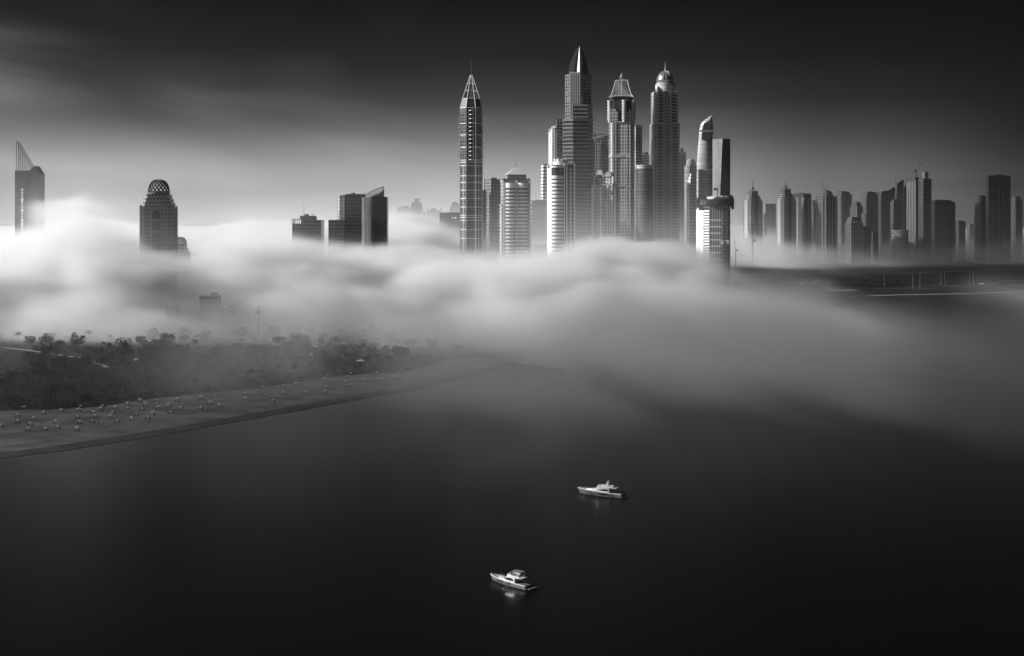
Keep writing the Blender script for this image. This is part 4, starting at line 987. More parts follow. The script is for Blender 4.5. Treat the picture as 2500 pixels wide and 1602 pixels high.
def hotel(label, px0, px1, yt, D, rz=0):
    t, s, W, Z, X = tower(label, px0, px1, D, rz, cat='hotel building', name='hotel_block')
    b = MB(); b.prism(rect(W, 16), 0, Z(yt)); b.build('wall', W_STONE2, t)
    b = MB(); b.prism(rect(W+2, 18), Z(yt), Z(yt)+1.2, bottom=True); b.box(W*.2, 0, Z(yt)+1.2, W*.3, 8, 4); b.build('roof', STONE, t)
    b = MB(); b.slabs([(-W/2, -9.4), (W/2, -9.4), (W/2, -8), (-W/2, -8)], 3, Z(yt)-2, 3.5, .5, 0); b.build('balcony_stack', STONE, t)
hotel('dim flat-roofed hotel block half lost in mist behind the grove', 488, 538, 724, 1640, R(15))
hotel('lower dim hotel block in mist, right of the flat-roofed one', 540, 574, 755, 1600, R(-10))
hotel('dim misty block far left of the hotel blocks', 409, 438, 748, 1650, R(10))

# ------------------------------------------------------------------ beach parasols and loungers
THATCH = mat('thatch', .55, .9, noise=.25, nscale=2.0); WOOD = mat('dark wood', .03, .8)
def parasol():
    t = thing('beach_parasol', 'pale thatched beach parasol, one of many dotted over the sand', 'parasol', group='parasols on the beach')
    b = MB(); b.lathe([(1.55, 2.05), (1.5, 2.15), (.8, 2.6), (.15, 2.95)], n=14); b.lathe([(1.5, 2.1), (.1, 2.35)], n=14); b.build('canopy', THATCH, t)
    b = MB(); b.tube((0, 0, -.2), (0, 0, 2.7), .07, n=6); b.build('pole', WOOD, t); return t
def lounger():
    t = thing('sun_lounger', 'dark sun lounger with raised back, one of many under the parasols', 'sun lounger', group='sun loungers on the beach')
    b = MB(); b.box(0, -.3, .34, .7, 1.4, .09); b.build('seat', WOOD, t)
    b = MB(); b.prism([(-.35, .4), (.35, .4), (.35, .5), (-.35, .5)], .38, 1.15, 0, [(-.35, .85), (.35, .85), (.35, .95), (-.35, .95)], bottom=True); b.build('backrest', WOOD, t)
    for sx in (-1, 1): 
        b = MB(); b.box(sx*.3, -.9, 0, .07, .07, .34); b.box(sx*.3, .35, 0, .07, .07, .34); b.build('leg', WOOD, t)
    return t
PZ = [(20,650),(215,525),(215,597),(335,688),(363,627),(400,565),(285,437),(518,503),(533,687),(660,603),(687,660),(720,475),(950,425),(925,467),(915,542),(945,610),(1100,490),(1127,540),(1205,420),(1187,458),(1200,612),(1305,543),(1328,490),(1365,440),(1380,590),(1500,400),(1500,440),(1555,572),(1603,512),(1645,362),(1675,450),(1715,405),(1735,550),(1800,508),(1835,393),(1865,443),(1845,350),(1980,423),(2005,488),(2085,347),(2000,390),(2130,450),(2150,400),(2365,330),(2360,438),(910,690),(1085,590)]
PY = [(185,518),(175,615),(280,570),(325,495),(380,600),(655,467),(655,525),(875,482),(840,410),(1060,383),(1190,367),(1295,328),(950,550),(1523,283),(1493,322),(1775,255),(2055,258),(2290,258),(2260,300),(1740,290),(1060,465),(1300,455),(1515,400),(1500,445),(1740,385),(1720,345),(1915,325),(2110,320)]
cps = [(x/4.808, 900+y/4.808) for x, y in PZ]+[(450+x/4.371, 850+y/4.371) for x, y in PY]+[(1003, 898), (1140, 891), (1150, 892), (1158, 893)]
pa, lo = parasol(), lounger(); first = True; li = 0
for i, (px, py) in enumerate(cps):
    p = gp(px, py, 3.3); s = 1.1+.28*math.sin(i*3.1)
    if i == 0: pa.location = (p.x, p.y, .42); pa.scale = (s,)*3
    else: dup(pa, (p.x, p.y, .42), i*.7, s)
    for k, dx in enumerate((-1.5, 1.5)):
        if (i*7+k*3) % 11 == 0: continue
        a = .35+.3*math.sin(i*1.3+k); l = (p.x+dx, p.y-1.0+.5*math.sin(i+k*2), .42)
        if li == 0: lo.location = l; lo.rotation_euler.z = a; lo.scale = (1.25,)*3
        else: dup(lo, l, a, 1.25)
        li += 1

# ------------------------------------------------------------------ jetty
def jetty():
    A = gp(1250, 888, 5); B = gp(1376, 905, 5); t = thing('jetty', 'long thin wooden jetty on posts running out from the beach into the sea', 'jetty', (A.x, A.y, 0))
    v = Vector((B.x-A.x, B.y-A.y, 0)); n = v.normalized(); q = Vector((-n.y, n.x, 0))
    b = MB(); P = [q*1.3, -q*1.3, v-q*1.3, v+q*1.3]; b.prism([(p.x, p.y) for p in P], 4.6, 5.0, bottom=True); b.build('deck', WOOD, t)
    b = MB(); 
    for s in (1.2, -1.2): b.tube((*(q*s).xy, 5.9), (*(v+q*s).xy, 5.9), .07, n=4)
    for k in range(26): p = v*(k/25); b.tube((*(p+q*1.2).xy, 5), (*(p+q*1.2).xy, 5.9), .05, n=4)
    b.build('handrail', WOOD, t)
    for k in range(7):
        b = MB(); p = v*(k/6*.97+.02)
        for s in (1, -1): b.tube((*(p+q*s).xy, -1), (*(p+q*s).xy, 4.7), .28, n=6)
        b.build('post', WOOD, t)
jetty()
b = MB()
rk = random.Random(8)
for k in range(70):
    f = k/69; p = Vector((np.interp(f, [0, .5, 1], [gp(1170, 878).x, gp(1215, 886).x, gp(1270, 897).x]), np.interp(f, [0, .5, 1], [gp(1170, 878).y, gp(1215, 886).y, gp(1270, 897).y]), .3)); s = rk.uniform(.8, 1.8); b.prism(circ(s, 6, p.x+rk.uniform(-3, 3), p.y+rk.uniform(-4, 4)), -.6, s*.9, 0, circ(s*.5, 6, p.x, p.y))
o = b.build('breakwater_rocks', mat('dark rock', .06, .9, noise=.4, nscale=.3)); o['kind'] = 'stuff'

# ------------------------------------------------------------------ boats
HULLM = mat('hull shade grey', .26, .3, noise=.06, nscale=.5); GEL = mat('white gelcoat', .85, .28, noise=.05, nscale=.5); TINT = mat('tinted window', .012, .12); TEAK = mat('teak deck', .18, .7, noise=.2, nscale=1.5); CUSH = mat('cushion', .6, .9); BLACK = mat('black rubber', .015, .7); CHROME = mat('chrome rail', .8, .15, .8)  # hull colour darkened to grey so its sides look shaded below the white decks
def hull_rings(Lh, beam, fb, rise):
    rings = []
    for k in range(15):
        f = k/14; x = -Lh/2+Lh*f; wb = beam/2*(1-max(0, (f-.35)/.65)**2.6); wl = beam/2*.86*(1-max(0, (f-.25)/.72)**2.0) if f < .97 else 0.0
        h = fb+rise*f**1.6; rk = 1.0
        xw = x-(Lh*.085)*max(0, (f-.6)/.4)**1.5
        wb = max(wb, .05); wl = max(wl, .02); wk = max(wl*.5, .01)
        rings.append([(xw, -wk, -.7), (xw, -wl, 0), ((x+xw)/2, -(wl*.4+wb*.6), h*.5), (x, -wb, h), (x, wb, h), ((x+xw)/2, (wl*.4+wb*.6), h*.5), (xw, wl, 0), (xw, wk, -.7)])
    return rings
def house(b, secs, m=0):
    """secs: (x, half width bottom, half width top, z bottom, z top)"""
    b.loft([[(x, -wb, z0), (x, -wt, z1), (x, wt, z1), (x, wb, z0)] for x, wb, wt, z0, z1 in secs], m)
def rail(parent, pts, z0, hgt, n, name='guard_rail', r=.035):
    b = MB(); P = [Vector(p) for p in pts]; b.path([(p.x, p.y, p.z+hgt) for p in P], r, n=4)
    for p in P: b.tube(tuple(p), (p.x, p.y, p.z+hgt), r*.8, n=4)
    b.build(name, CHROME, parent)
def side_windows(parent, polys, y_of, m=TINT, name='hull_window', t=.07):
    for pl in polys:
        for s in (-1, 1):
            b = MB(); n = len(pl); v0 = [(x, s*(y_of(x, z)+t), z) for x, z in pl]; v1 = [(x, s*(y_of(x, z)-.1), z) for x, z in pl]; b.v = v0+v1
            b.face(tuple(range(n)) if s < 0 else tuple(reversed(range(n))))
            for i in range(n): j = (i+1) % n; b.face((i, n+i, n+j, j))
            b.build(name, m, parent)
def yacht_fly():
    t = thing('motor_yacht', 'white flybridge motor yacht with grey hardtop, the nearer of the two yachts on dark water', 'yacht', (gx(1243.5, 508), 508, 0), R(140), 'yachts at anchor')
    Lh, bm, fb, rise = 21.0, 5.3, 1.45, .62
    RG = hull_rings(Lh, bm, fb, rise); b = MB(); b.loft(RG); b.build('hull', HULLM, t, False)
    zd = lambda x: fb+rise*max(0, (x+Lh/2)/Lh)**1.6
    wb = lambda x: bm/2*(1-max(0, ((x+Lh/2)/Lh-.35)/.65)**2.6)
    b = MB(); xs = [-Lh/2+.3+k*(Lh-.5)/12 for k in range(13)]
    for s in (-1, 1): b.loft([[(x, s*max(.03, wb(x)-.12), zd(x)), (x, s*max(.02, wb(x)-.12), zd(x)+.32), (x, s*max(.0, wb(x)), zd(x)+.30), (x, s*max(.05, wb(x)+.02), zd(x)-.02)] for x in xs])
    b.build('bulwark', GEL, t)
    b = MB(); b.prism([(-Lh/2+.2, -2.1), (-4.6, -2.3), (-4.6, 2.3), (-Lh/2+.2, 2.1)], zd(-7), zd(-7)+.06); b.build('aft_deck', TEAK, t)
    b = MB(); b.box(-Lh/2-1.0, 0, .35, 2.2, 4.2, .22); b.build('swim_platform', TEAK, t)
    # coachroof running forward
    b = MB(); house(b, [(6.2, .25, .15, zd(6.2), zd(6.2)+.12), (4.6, 1.0, .75, zd(4.6), zd(4.6)+.5), (2.6, 1.55, 1.2, zd(2.6), zd(2.6)+.75), (1.0, 1.9, 1.5, zd(1.0), zd(1)+.95)]); b.build('foredeck_coachroof', GEL, t)
    b = MB(); b.box(3.6, 0, zd(3.6)+.66, 1.9, 1.6, .16); b.build('sunpad', CUSH, t)
    zs = 3.75
    b = MB(); house(b, [(1.6, 1.95, 1.5, zd(1), zd(1)+.9), (.2, 2.15, 1.75, zd(0), zs-.35), (-1.2, 2.2, 1.95, zd(-1), zs), (-4.6, 2.2, 2.0, zd(-4), zs)]); b.build('saloon', GEL, t)
    b = MB(); house(b, [(1.75, 1.75, 1.40, zd(1)+.85, zd(1)+.95), (.25, 1.85, 1.66, zs-.40, zs-.28)]); b.build('windscreen', TINT, t)
    yw = lambda x, z: np.interp(z, [2.3, zs], [2.2, 1.98])
    side_windows(t, [[(1.1, 2.65), (-.4, 3.15), (-1.8, 3.35), (-3.2, 3.2), (-4.4, 2.5), (-2.4, 2.35), (-.6, 2.40)]], yw, name='saloon_window')
    side_windows(t, [[(-2.0, .62), (.3, .65), (.3, 1.30), (-2.0, 1.25)], [(3.4, .8), (5.4, .95), (5.2, 1.35), (3.6, 1.25)]], lambda x, z: wb(x)*.93, name='hull_window')
    side_windows(t, [[(2.6, 1.15), (2.95, 1.17), (2.95, 1.45), (2.6, 1.43)], [(-3.3, .95), (-2.5, .97), (-2.6, 1.2), (-3.2, 1.18)]], lambda x, z: wb(x)*.93, name='porthole')
    # flybridge
    b = MB(); zf = zs
    b.prism([(-8.0, -2.15), (-4, -2.3), (-.6, -2.1), (.3, -1.2), (.3, 1.2), (-.6, 2.1), (-4, 2.3), (-8.0, 2.15)], zf, zf+.16, bottom=True); b.build('flybridge_deck', GEL, t)
    b = MB(); rim = [(-6.6, 2.18), (-4, 2.3), (-.6, 2.1), (.35, 1.2), (.6, 0), (.35, -1.2), (-.6, -2.1), (-4, -2.3), (-6.6, -2.18)]
    for (x0, y0), (x1, y1) in zip(rim, rim[1:]):
        n = len(b.v); k = .9; b.v += [(x0, y0, zf+.1), (x1, y1, zf+.1), (x1*1.0-.25, y1*k, zf+.8), (x0-.25, y0*k, zf+.8), (x0-.1, y0*.88, zf+.1), (x1-.1, y1*.88, zf+.1)]
        b.face((n, n+1, n+2, n+3)); b.face((n+1, n, n+3, n+2)) ; b.face((n+4, n+5, n+2, n+3))
    b.build('flybridge_coaming', GEL, t)
    b = MB(); b.loft([[(.2, -1.1, zf+.8), (-.3, -.95, zf+1.3), (-.3, .95, zf+1.3), (.2, 1.1, zf+.8)], [(.3, -1.0, zf+.8), (-.2, -.9, zf+1.3), (-.2, .9, zf+1.3), (.3, 1.0, zf+.8)]]); b.build('fly_windscreen', TINT, t)
    b = MB(); b.box(-1.4, .8, zf+.16, .9, .9, .9); b.box(-1.4, .8, zf+1.06, .3, .8, .5); b.build('helm_seat', CUSH, t)
    b = MB(); b.box(-3.6, -1.3, zf+.16, 2.2, .7, .55); b.box(-3.6, -1.75, zf+.7, 2.2, .18, .4); b.box(-4.8, .2, zf+.16, .7, 2.8, .55); b.build('sofa', CUSH, t)
    b = MB(); b.box(-3.3, -.1, zf+.16, 1.1, .7, .6); b.build('table', TEAK, t)
    b = MB(); b.prism([(-7.0, -1.75), (-2.9, -1.75), (-2.3, -1.2), (-2.3, 1.2), (-2.9, 1.75), (-7.0, 1.75)], zf+2.25, zf+2.40, bottom=True); b.build('hardtop', mat('grey canvas', .24, .7), t)
    for s in (-1, 1):
        b = MB(); b.tube((-6.9, s*2.0, zf+.5), (-6.3, s*1.6, zf+2.3), .12); b.tube((-2.9, s*1.9, zf+.7), (-3.4, s*1.5, zf+2.3), .08); b.build('hardtop_strut', GEL, t)
    rail(t, [(x, -max(.05, wb(x)-.1), zd(x)+.3) for x in (0, 1.5, 3, 4.5, 6, 7.5, 8.8, 9.4)]+[(x, max(.05, wb(x)-.1), zd(x)+.3) for x in (8.8, 7.5, 6, 4.5, 3, 1.5, 0)], 0, .55, 8)
    rail(t, [(-8.0, -2.1, zf+.16), (-8.0, 0, zf+.16), (-8.0, 2.1, zf+.16)], 0, .7, 3, 'aft_rail')
    for x in (2.0, -2.2):
        for s in (-1, 1):
            b = MB(); b.lathe([(.02, 0), (.16, .08), (.18, .7), (.05, .85)], x, s*(wb(x)+.12), 8); 
            b.v = [(p[0], p[1], p[2]+.9) for p in b.v]; b.tube((x, s*(wb(x)+.12), 1.7), (x, s*(wb(x)+.05), zd(x)+.5), .02, n=3); b.build('fender', BLACK, t)
    b = MB(); b.tube((9.45, 0, zd(9.4)+.2), (9.9, 0, zd(9.4)+.9), .06); b.lathe([(.05, 0), (.22, .12), (.22, .3), (.05, .42)], 9.6, 0, 10); b.v = [(p[0], p[1], p[2]+(zd(9.4)+.25 if i >= 12+0 and p[2] < 1 else 0)) for i, p in enumerate(b.v)]; b.build('bow_fitting', WHITE, t)
    # tender
    d = thing('inflatable_tender', 'small dark inflatable tender with pale rim moored at the stern of the nearer yacht', 'dinghy', (gx(1309, 503), 503.0, 0), R(100))
    b = MB(); pts = [(-1.7, -.8, .35), (.8, -.85, .4), (1.7, -.45, .5), (2.05, 0, .55), (1.7, .45, .5), (.8, .85, .4), (-1.7, .8, .35)]; b.path(pts, .26, n=8); b.build('inflatable_tube', mat('grey rubber tube', .25, .5), d)
    b = MB(); b.prism([(-1.6, -.7), (.8, -.75), (1.8, 0), (.8, .75), (-1.6, .7)], .05, .25, bottom=True); b.build('floor', BLACK, d)
    b = MB(); b.box(-1.8, 0, .2, .3, .35, .8); b.build('outboard_motor', BLACK, d); b = MB(); b.box(0, 0, .25, .4, .5, .6); b.build('console', GEL, d)
    j = thing('jet_ski', 'small dark jet ski floating between the nearer yacht and its tender', 'jet ski', (gx(1296, 505), 504.5, 0), R(120))
    b = MB(); house(b, [(1.5, .08, .05, .2, .45), (.8, .45, .3, 0, .6), (-.4, .5, .3, 0, .5), (-1.4, .45, .35, 0, .35)]); b.build('hull', BLACK, j); b = MB(); b.box(-.4, 0, .5, 1.2, .35, .3); b.build('seat', BLACK, j)
    b = MB(); b.tube((.4, 0, .5), (.25, 0, .95), .06); b.tube((.25, -.35, .95), (.25, .35, .95), .03); b.build('handlebar', CHROME, j)
yacht_fly()
def yacht_sport():
    t = thing('motor_yacht', 'white yacht with radar mast and two domes, farther of the two on dark water', 'yacht', (gx(1465, 673), 673, 0), R(156.5), 'yachts at anchor')
    Lh, bm, fb, rise = 26.5, 6.2, 1.8, 1.1
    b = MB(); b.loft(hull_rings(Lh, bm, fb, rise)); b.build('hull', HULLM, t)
    zd = lambda x: fb+rise*max(0, (x+Lh/2)/Lh)**1.6
    wb = lambda x: bm/2*(1-max(0, ((x+Lh/2)/Lh-.35)/.65)**2.6)
    b = MB(); xs = [-Lh/2+.3+k*(Lh-.5)/12 for k in range(13)]
    for s in (-1, 1): b.loft([[(x, s*max(.03, wb(x)-.14), zd(x)), (x, s*max(.02, wb(x)-.14), zd(x)+.4), (x, s*max(.0, wb(x)), zd(x)+.38), (x, s*max(.05, wb(x)+.02), zd(x)-.02)] for x in xs])
    b.build('bulwark', GEL, t)
    b = MB(); b.box(-Lh/2-1.0, 0, .4, 2.2, 5, .25); b.build('swim_platform', TEAK, t)
    b = MB(); b.prism([(-Lh/2+.2, -2.5), (-6, -2.7), (-6, 2.7), (-Lh/2+.2, 2.5)], zd(-9), zd(-9)+.06); b.build('aft_deck', TEAK, t)
    zs = 4.7
    b = MB(); house(b, [(8.6, .3, .2, zd(8.6), zd(8.6)+.15), (6.5, 1.2, .9, zd(6.5), zd(6.5)+.6), (4.2, 1.9, 1.4, zd(4.2), zd(4.2)+1.0), (2.2, 2.4, 1.8, zd(2.2), zs-.5), (.5, 2.6, 2.2, zd(0), zs), (-6, 2.6, 2.3, zd(-5), zs)]); b.build('saloon', GEL, t)
    b = MB(); house(b, [(4.1, 1.55, 1.2, zd(4.2)+1.0, zd(4.2)+1.08), (2.3, 1.95, 1.7, zs-.5, zs-.38), (1.0, 2.1, 1.95, zs-.15, zs-.05)]); b.build('windscreen', TINT, t)
    yw = lambda x, z: np.interp(z, [2.6, zs], [2.6, 2.28])
    side_windows(t, [[(.6, 3.2), (-1.5, 3.75), (-3.8, 4.0), (-5.5, 3.8), (-5.7, 3.1), (-2.5, 3.0)]], yw, name='saloon_window')
    side_windows(t, [[(3.2, 2.1), (-.5, 1.95), (-5.0, 1.5), (-4.0, .8), (-1.0, .9), (1.0, 1.4)]], lambda x, z: wb(x)*.96, name='hull_window')
    zf = zs; b = MB(); b.prism([(-10.0, -2.5), (-4, -2.6), (.4, -2.3), (1.2, -1.3), (1.2, 1.3), (.4, 2.3), (-4, 2.6), (-10, 2.5)], zf, zf+.2, bottom=True); b.build('flybridge_deck', GEL, t)
    b = MB(); rim = [(-7, 2.45), (-4, 2.6), (.4, 2.3), (1.3, 1.3), (1.6, 0), (1.3, -1.3), (.4, -2.3), (-4, -2.6), (-7, -2.45)]
    for (x0, y0), (x1, y1) in zip(rim, rim[1:]):
        n = len(b.v); k = .9; b.v += [(x0, y0, zf+.1), (x1, y1, zf+.1), (x1-.3, y1*k, zf+.8), (x0-.3, y0*k, zf+.8), (x0-.1, y0*.88, zf+.1), (x1-.1, y1*.88, zf+.1)]; b.face((n, n+1, n+2, n+3)); b.face((n+1, n, n+3, n+2)); b.face((n+4, n+5, n+2, n+3))
    b.build('flybridge_coaming', GEL, t)
    b = MB(); b.box(-.4, .9, zf+.2, .9, .9, 1.2); b.build('helm_seat', CUSH, t)
    b = MB(); b.box(-3.2, -1.5, zf+.2, 2.4, .8, .6); b.box(-7.5, 0, zf+.2, 1.6, 3, .5); b.build('sofa', CUSH, t)
    for s in (-1, 1):
        b = MB(); b.prism([(-4.0, s*2.1-.12), (-3.0, s*2.1-.12), (-3.0, s*2.1+.12), (-4.0, s*2.1+.12)], zf+.7, zf+2.3, 0, [(-5.0, s*1.3-.12), (-4.3, s*1.3-.12), (-4.3, s*1.3+.12), (-5.0, s*1.3+.12)], bottom=True); b.build('radar_arch_leg', GEL, t)
    b = MB(); b.box(-4.7, 0, zf+2.25, 1.2, 3.6, .22); b.build('radar_arch_bar', GEL, t)
    for y in (-.9, .9):
        b = MB(); b.lathe([(.25, zf+2.47), (.42, zf+2.6), (.45, zf+2.95), (.3, zf+3.25), (.03, zf+3.35)], -4.7, y, 12); b.build('radar_dome', WHITE, t)
    b = MB(); b.tube((-4.8, 0, zf+2.4), (-4.9, 0, zf+4.1), .1); b.box(-4.8, 0, zf+3.7, .25, 1.5, .15); b.build('radar_mast', WHITE, t)
    rail(t, [(x, -max(.05, wb(x)-.1), zd(x)+.38) for x in (2, 4, 6, 8, 10, 11.6, 12.4)]+[(x, max(.05, wb(x)-.1), zd(x)+.38) for x in (11.6, 10, 8, 6, 4, 2)], 0, .6, 8)
    rail(t, [(-10, -2.4, zf+.2), (-10, 0, zf+.2), (-10, 2.4, zf+.2)], 0, .8, 3, 'aft_rail')
    for x in (6.5, 4.2, -5.0, -7.5):
        for s in (-1, 1):
            b = MB(); b.tube((x, s*(wb(x)+.16), .5), (x, s*(wb(x)+.16), 1.7), .17, n=8); b.tube((x, s*(wb(x)+.16), 1.7), (x, s*wb(x), zd(x)+.4), .03, n=3); b.build('fender', BLACK, t)
    b = MB(); b.box(7.0, 0, zd(7)+.5, 2.0, 1.5, .18); b.build('sunpad', CUSH, t)
    d = thing('inflatable_tender', 'pale ring-shaped inflatable tender tied behind the farther yacht', 'dinghy', (gx(1523, 668), 667.5, 0), R(150))
    b = MB(); pts = [(-1.9, -.8, .4), (.8, -.9, .45), (1.8, -.4, .6), (2.0, 0, .65), (1.8, .4, .6), (.8, .9, .45), (-1.9, .8, .4)]; b.path(pts, .28, n=8); b.build('inflatable_tube', MATS['grey rubber tube'], d)
    b = MB(); b.prism([(-1.7, -.7), (.8, -.8), (1.7, 0), (.8, .8), (-1.7, .7)], .05, .25, bottom=True); b.build('floor', BLACK, d)
yacht_sport()
def small_boat(label, px, py, L, rz, name='motor_boat'):
    p = gp(px, py); t = thing(name, label, 'boat', (p.x, p.y, 0), rz); b = MB(); b.loft(hull_rings(L, L*.36, L*.11, L*.06)); b.build('hull', GEL, t)
    b = MB(); house(b, [(L*.1, L*.08, L*.06, L*.12, L*.2), (-L*.05, L*.13, L*.11, L*.12, L*.26), (-L*.22, L*.13, L*.11, L*.12, L*.26)]); b.build('cabin', GEL, t)
    b = MB(); house(b, [(L*.11, L*.075, L*.06, L*.17, L*.205), (-L*.045, L*.115, L*.10, L*.22, L*.262)]); b.build('windscreen', TINT, t)
small_boat('tiny white boat alone on the water off the end of the jetty', 1355, 953, 3.2, R(160))
small_boat('white boat moored at the far right shoreline', 2396, 695, 15, R(170))
small_boat('small pale boat near the fogged far shore, left of the palms', 1957, 692, 12, R(170))

# pieces of a part go one level below it
SUB = dict(saloon_window='saloon', windscreen='saloon', hull_window='hull', porthole='hull', dome_rib='dome', crown_lattice='crown_rib', fly_windscreen='flybridge_coaming', dormer='mansard_roof', roof_disc='roof_canopy', formwork='roof_canopy',
    crown_fin='crown', white_spike='crown', crown_frame='crown_glass', arched_window_bay='wall', window_strip='wall', lit_window='wall', round_window='wall', louvre_rib='upper_shaft', side_rib='upper_shaft', dark_recess='wall', glass_panel='wall', recessed_glass='wall',
    radar_dome='radar_arch_bar', radar_mast='radar_arch_bar', hardtop_strut='hardtop', slot_glazing='wall', bright_window_strip='wall', facade_seam='wall', outboard_motor='inflatable_tube')
base = lambda o: o.name.split('.')[0]
for t in [o for o in C.objects if o.type == 'EMPTY' and o.parent is None]:
    kids = list(t.children); by = {}
    for k in kids: by.setdefault(base(k), k)
    for k in kids:
        p_ = by.get(SUB.get(base(k)))
        if p_ is not None and p_ is not k: k.parent = p_
# ------------------------------------------------------------------ fog banks (a measured density in a box of air) and even haze
def lat(X, Y, Z, r, n=32):
    g = r.random((n, n, n)).astype(np.float32)
    xi = np.floor(X).astype(np.int32); yi = np.floor(Y).astype(np.int32); zi = np.floor(Z).astype(np.int32)
    fx = X-xi; fy = Y-yi; fz = Z-zi
    fx = fx*fx*(3-2*fx); fy = fy*fy*(3-2*fy); fz = fz*fz*(3-2*fz); o = 0
    for a in (0, 1):
        for b_ in (0, 1):
            for c in (0, 1): o = o+g[(xi+a) % n, (yi+b_) % n, (zi+c) % n]*(fx if a else 1-fx)*(fy if b_ else 1-fy)*(fz if c else 1-fz)
    return o
def fbm(X, Y, Z, s, seed, oc=4):
    o = 0; a = .5; t = 0; r = np.random.default_rng(seed)
    for k in range(oc): q = 2**k/s; o = o+a*lat(X*q+seed*7.3, Y*q+seed*3.1, Z*q, r); t += a; a *= .52
    return o/t
def ss(a, b, x): t = np.clip((x-a)/(b-a), 0, 1); return t*t*(3-2*t)
def fog_volume(name, mn, mx, res, fn, m):
    ax = [np.linspace(mn[i], mx[i], res[i], dtype=np.float32) for i in range(3)]
    Z, Y, X = np.meshgrid(ax[2], ax[1], ax[0], indexing='ij')
    D = fn(X, Y, Z).astype(np.float32)
    D[0, ...] *= 1; D[-1, ...] = 0
    D = D.ravel()*1000; D[D < .03] = 0
    me = bpy.data.meshes.new(name); me.vertices.add(D.size); at = me.attributes.new('fog_density', 'FLOAT', 'POINT'); at.data.foreach_set('value', D)
    o = bpy.data.objects.new(name, me); C.objects.link(o); o['kind'] = 'stuff'
    g = bpy.data.node_groups.new(name, 'GeometryNodeTree'); g.interface.new_socket('Geometry', in_out='INPUT', socket_type='NodeSocketGeometry'); g.interface.new_socket('Geometry', in_out='OUTPUT', socket_type='NodeSocketGeometry')
    N = g.nodes.new; L = g.links.new
    gi = N('NodeGroupInput'); go = N('NodeGroupOutput'); vc = N('GeometryNodeVolumeCube'); sm = N('GeometryNodeSetMaterial')
    vc.inputs['Min'].default_value = mn; vc.inputs['Max'].default_value = mx
    for i, k in enumerate('XYZ'): vc.inputs['Resolution '+k].default_value = res[i]
    sp = N('ShaderNodeSeparateXYZ'); L(N('GeometryNodeInputPosition').outputs[0], sp.inputs[0])
    def op(kind, o_, a, b_=None):
        n = N(kind); n.operation = o_
        for i, v in enumerate((a, b_)):
            if v is None: continue
            if hasattr(v, 'links'): L(v, n.inputs[i])
            else: n.inputs[i].default_value = v
        return n.outputs[0]
    fm = lambda o_, a, b_=None: op('ShaderNodeMath', o_, a, b_)
    im = lambda o_, a, b_: op('FunctionNodeIntegerMath', o_, a, b_)
    ix = [fm('ROUND', fm('DIVIDE', fm('SUBTRACT', sp.outputs[i], mn[i]), (mx[i]-mn[i])/(res[i]-1))) for i in range(3)]
    ii = im('ADD', ix[0], im('MULTIPLY', im('ADD', ix[1], im('MULTIPLY', ix[2], res[1])), res[0]))
    na = N('GeometryNodeInputNamedAttribute'); na.data_type = 'FLOAT'; na.inputs['Name'].default_value = 'fog_density'
    si = N('GeometryNodeSampleIndex'); si.data_type = 'FLOAT'; si.domain = 'POINT'
    L(gi.outputs[0], si.inputs['Geometry']); L(na.outputs[0], si.inputs['Value']); L(ii, si.inputs['Index'])
    L(si.outputs[0], vc.inputs['Density']); L(vc.outputs[0], sm.inputs[0]); L(sm.outputs[0], go.inputs[0]); sm.inputs['Material'].default_value = m
    o.modifiers.new('fog', 'NODES').node_group = g
    return o
def vol_mat(name, dens, col=.99, an=.3):
    m = bpy.data.materials.new(name); m.use_nodes = True; t = m.node_tree; t.nodes.clear(); ou = t.nodes.new('ShaderNodeOutputMaterial'); pv = t.nodes.new('ShaderNodeVolumePrincipled'); t.links.new(pv.outputs[0], ou.inputs['Volume'])
    pv.inputs['Color'].default_value = (col, col, col, 1); pv.inputs['Density'].default_value = dens; pv.inputs['Anisotropy'].default_value = an; return m
def pxs(X, Y): return X/np.maximum(Y, 1)*F+1250
def patch(A, Y, a, d, wa, wd): return np.exp(-((A-a)/wa)**2-((Y-d)/wd)**2)
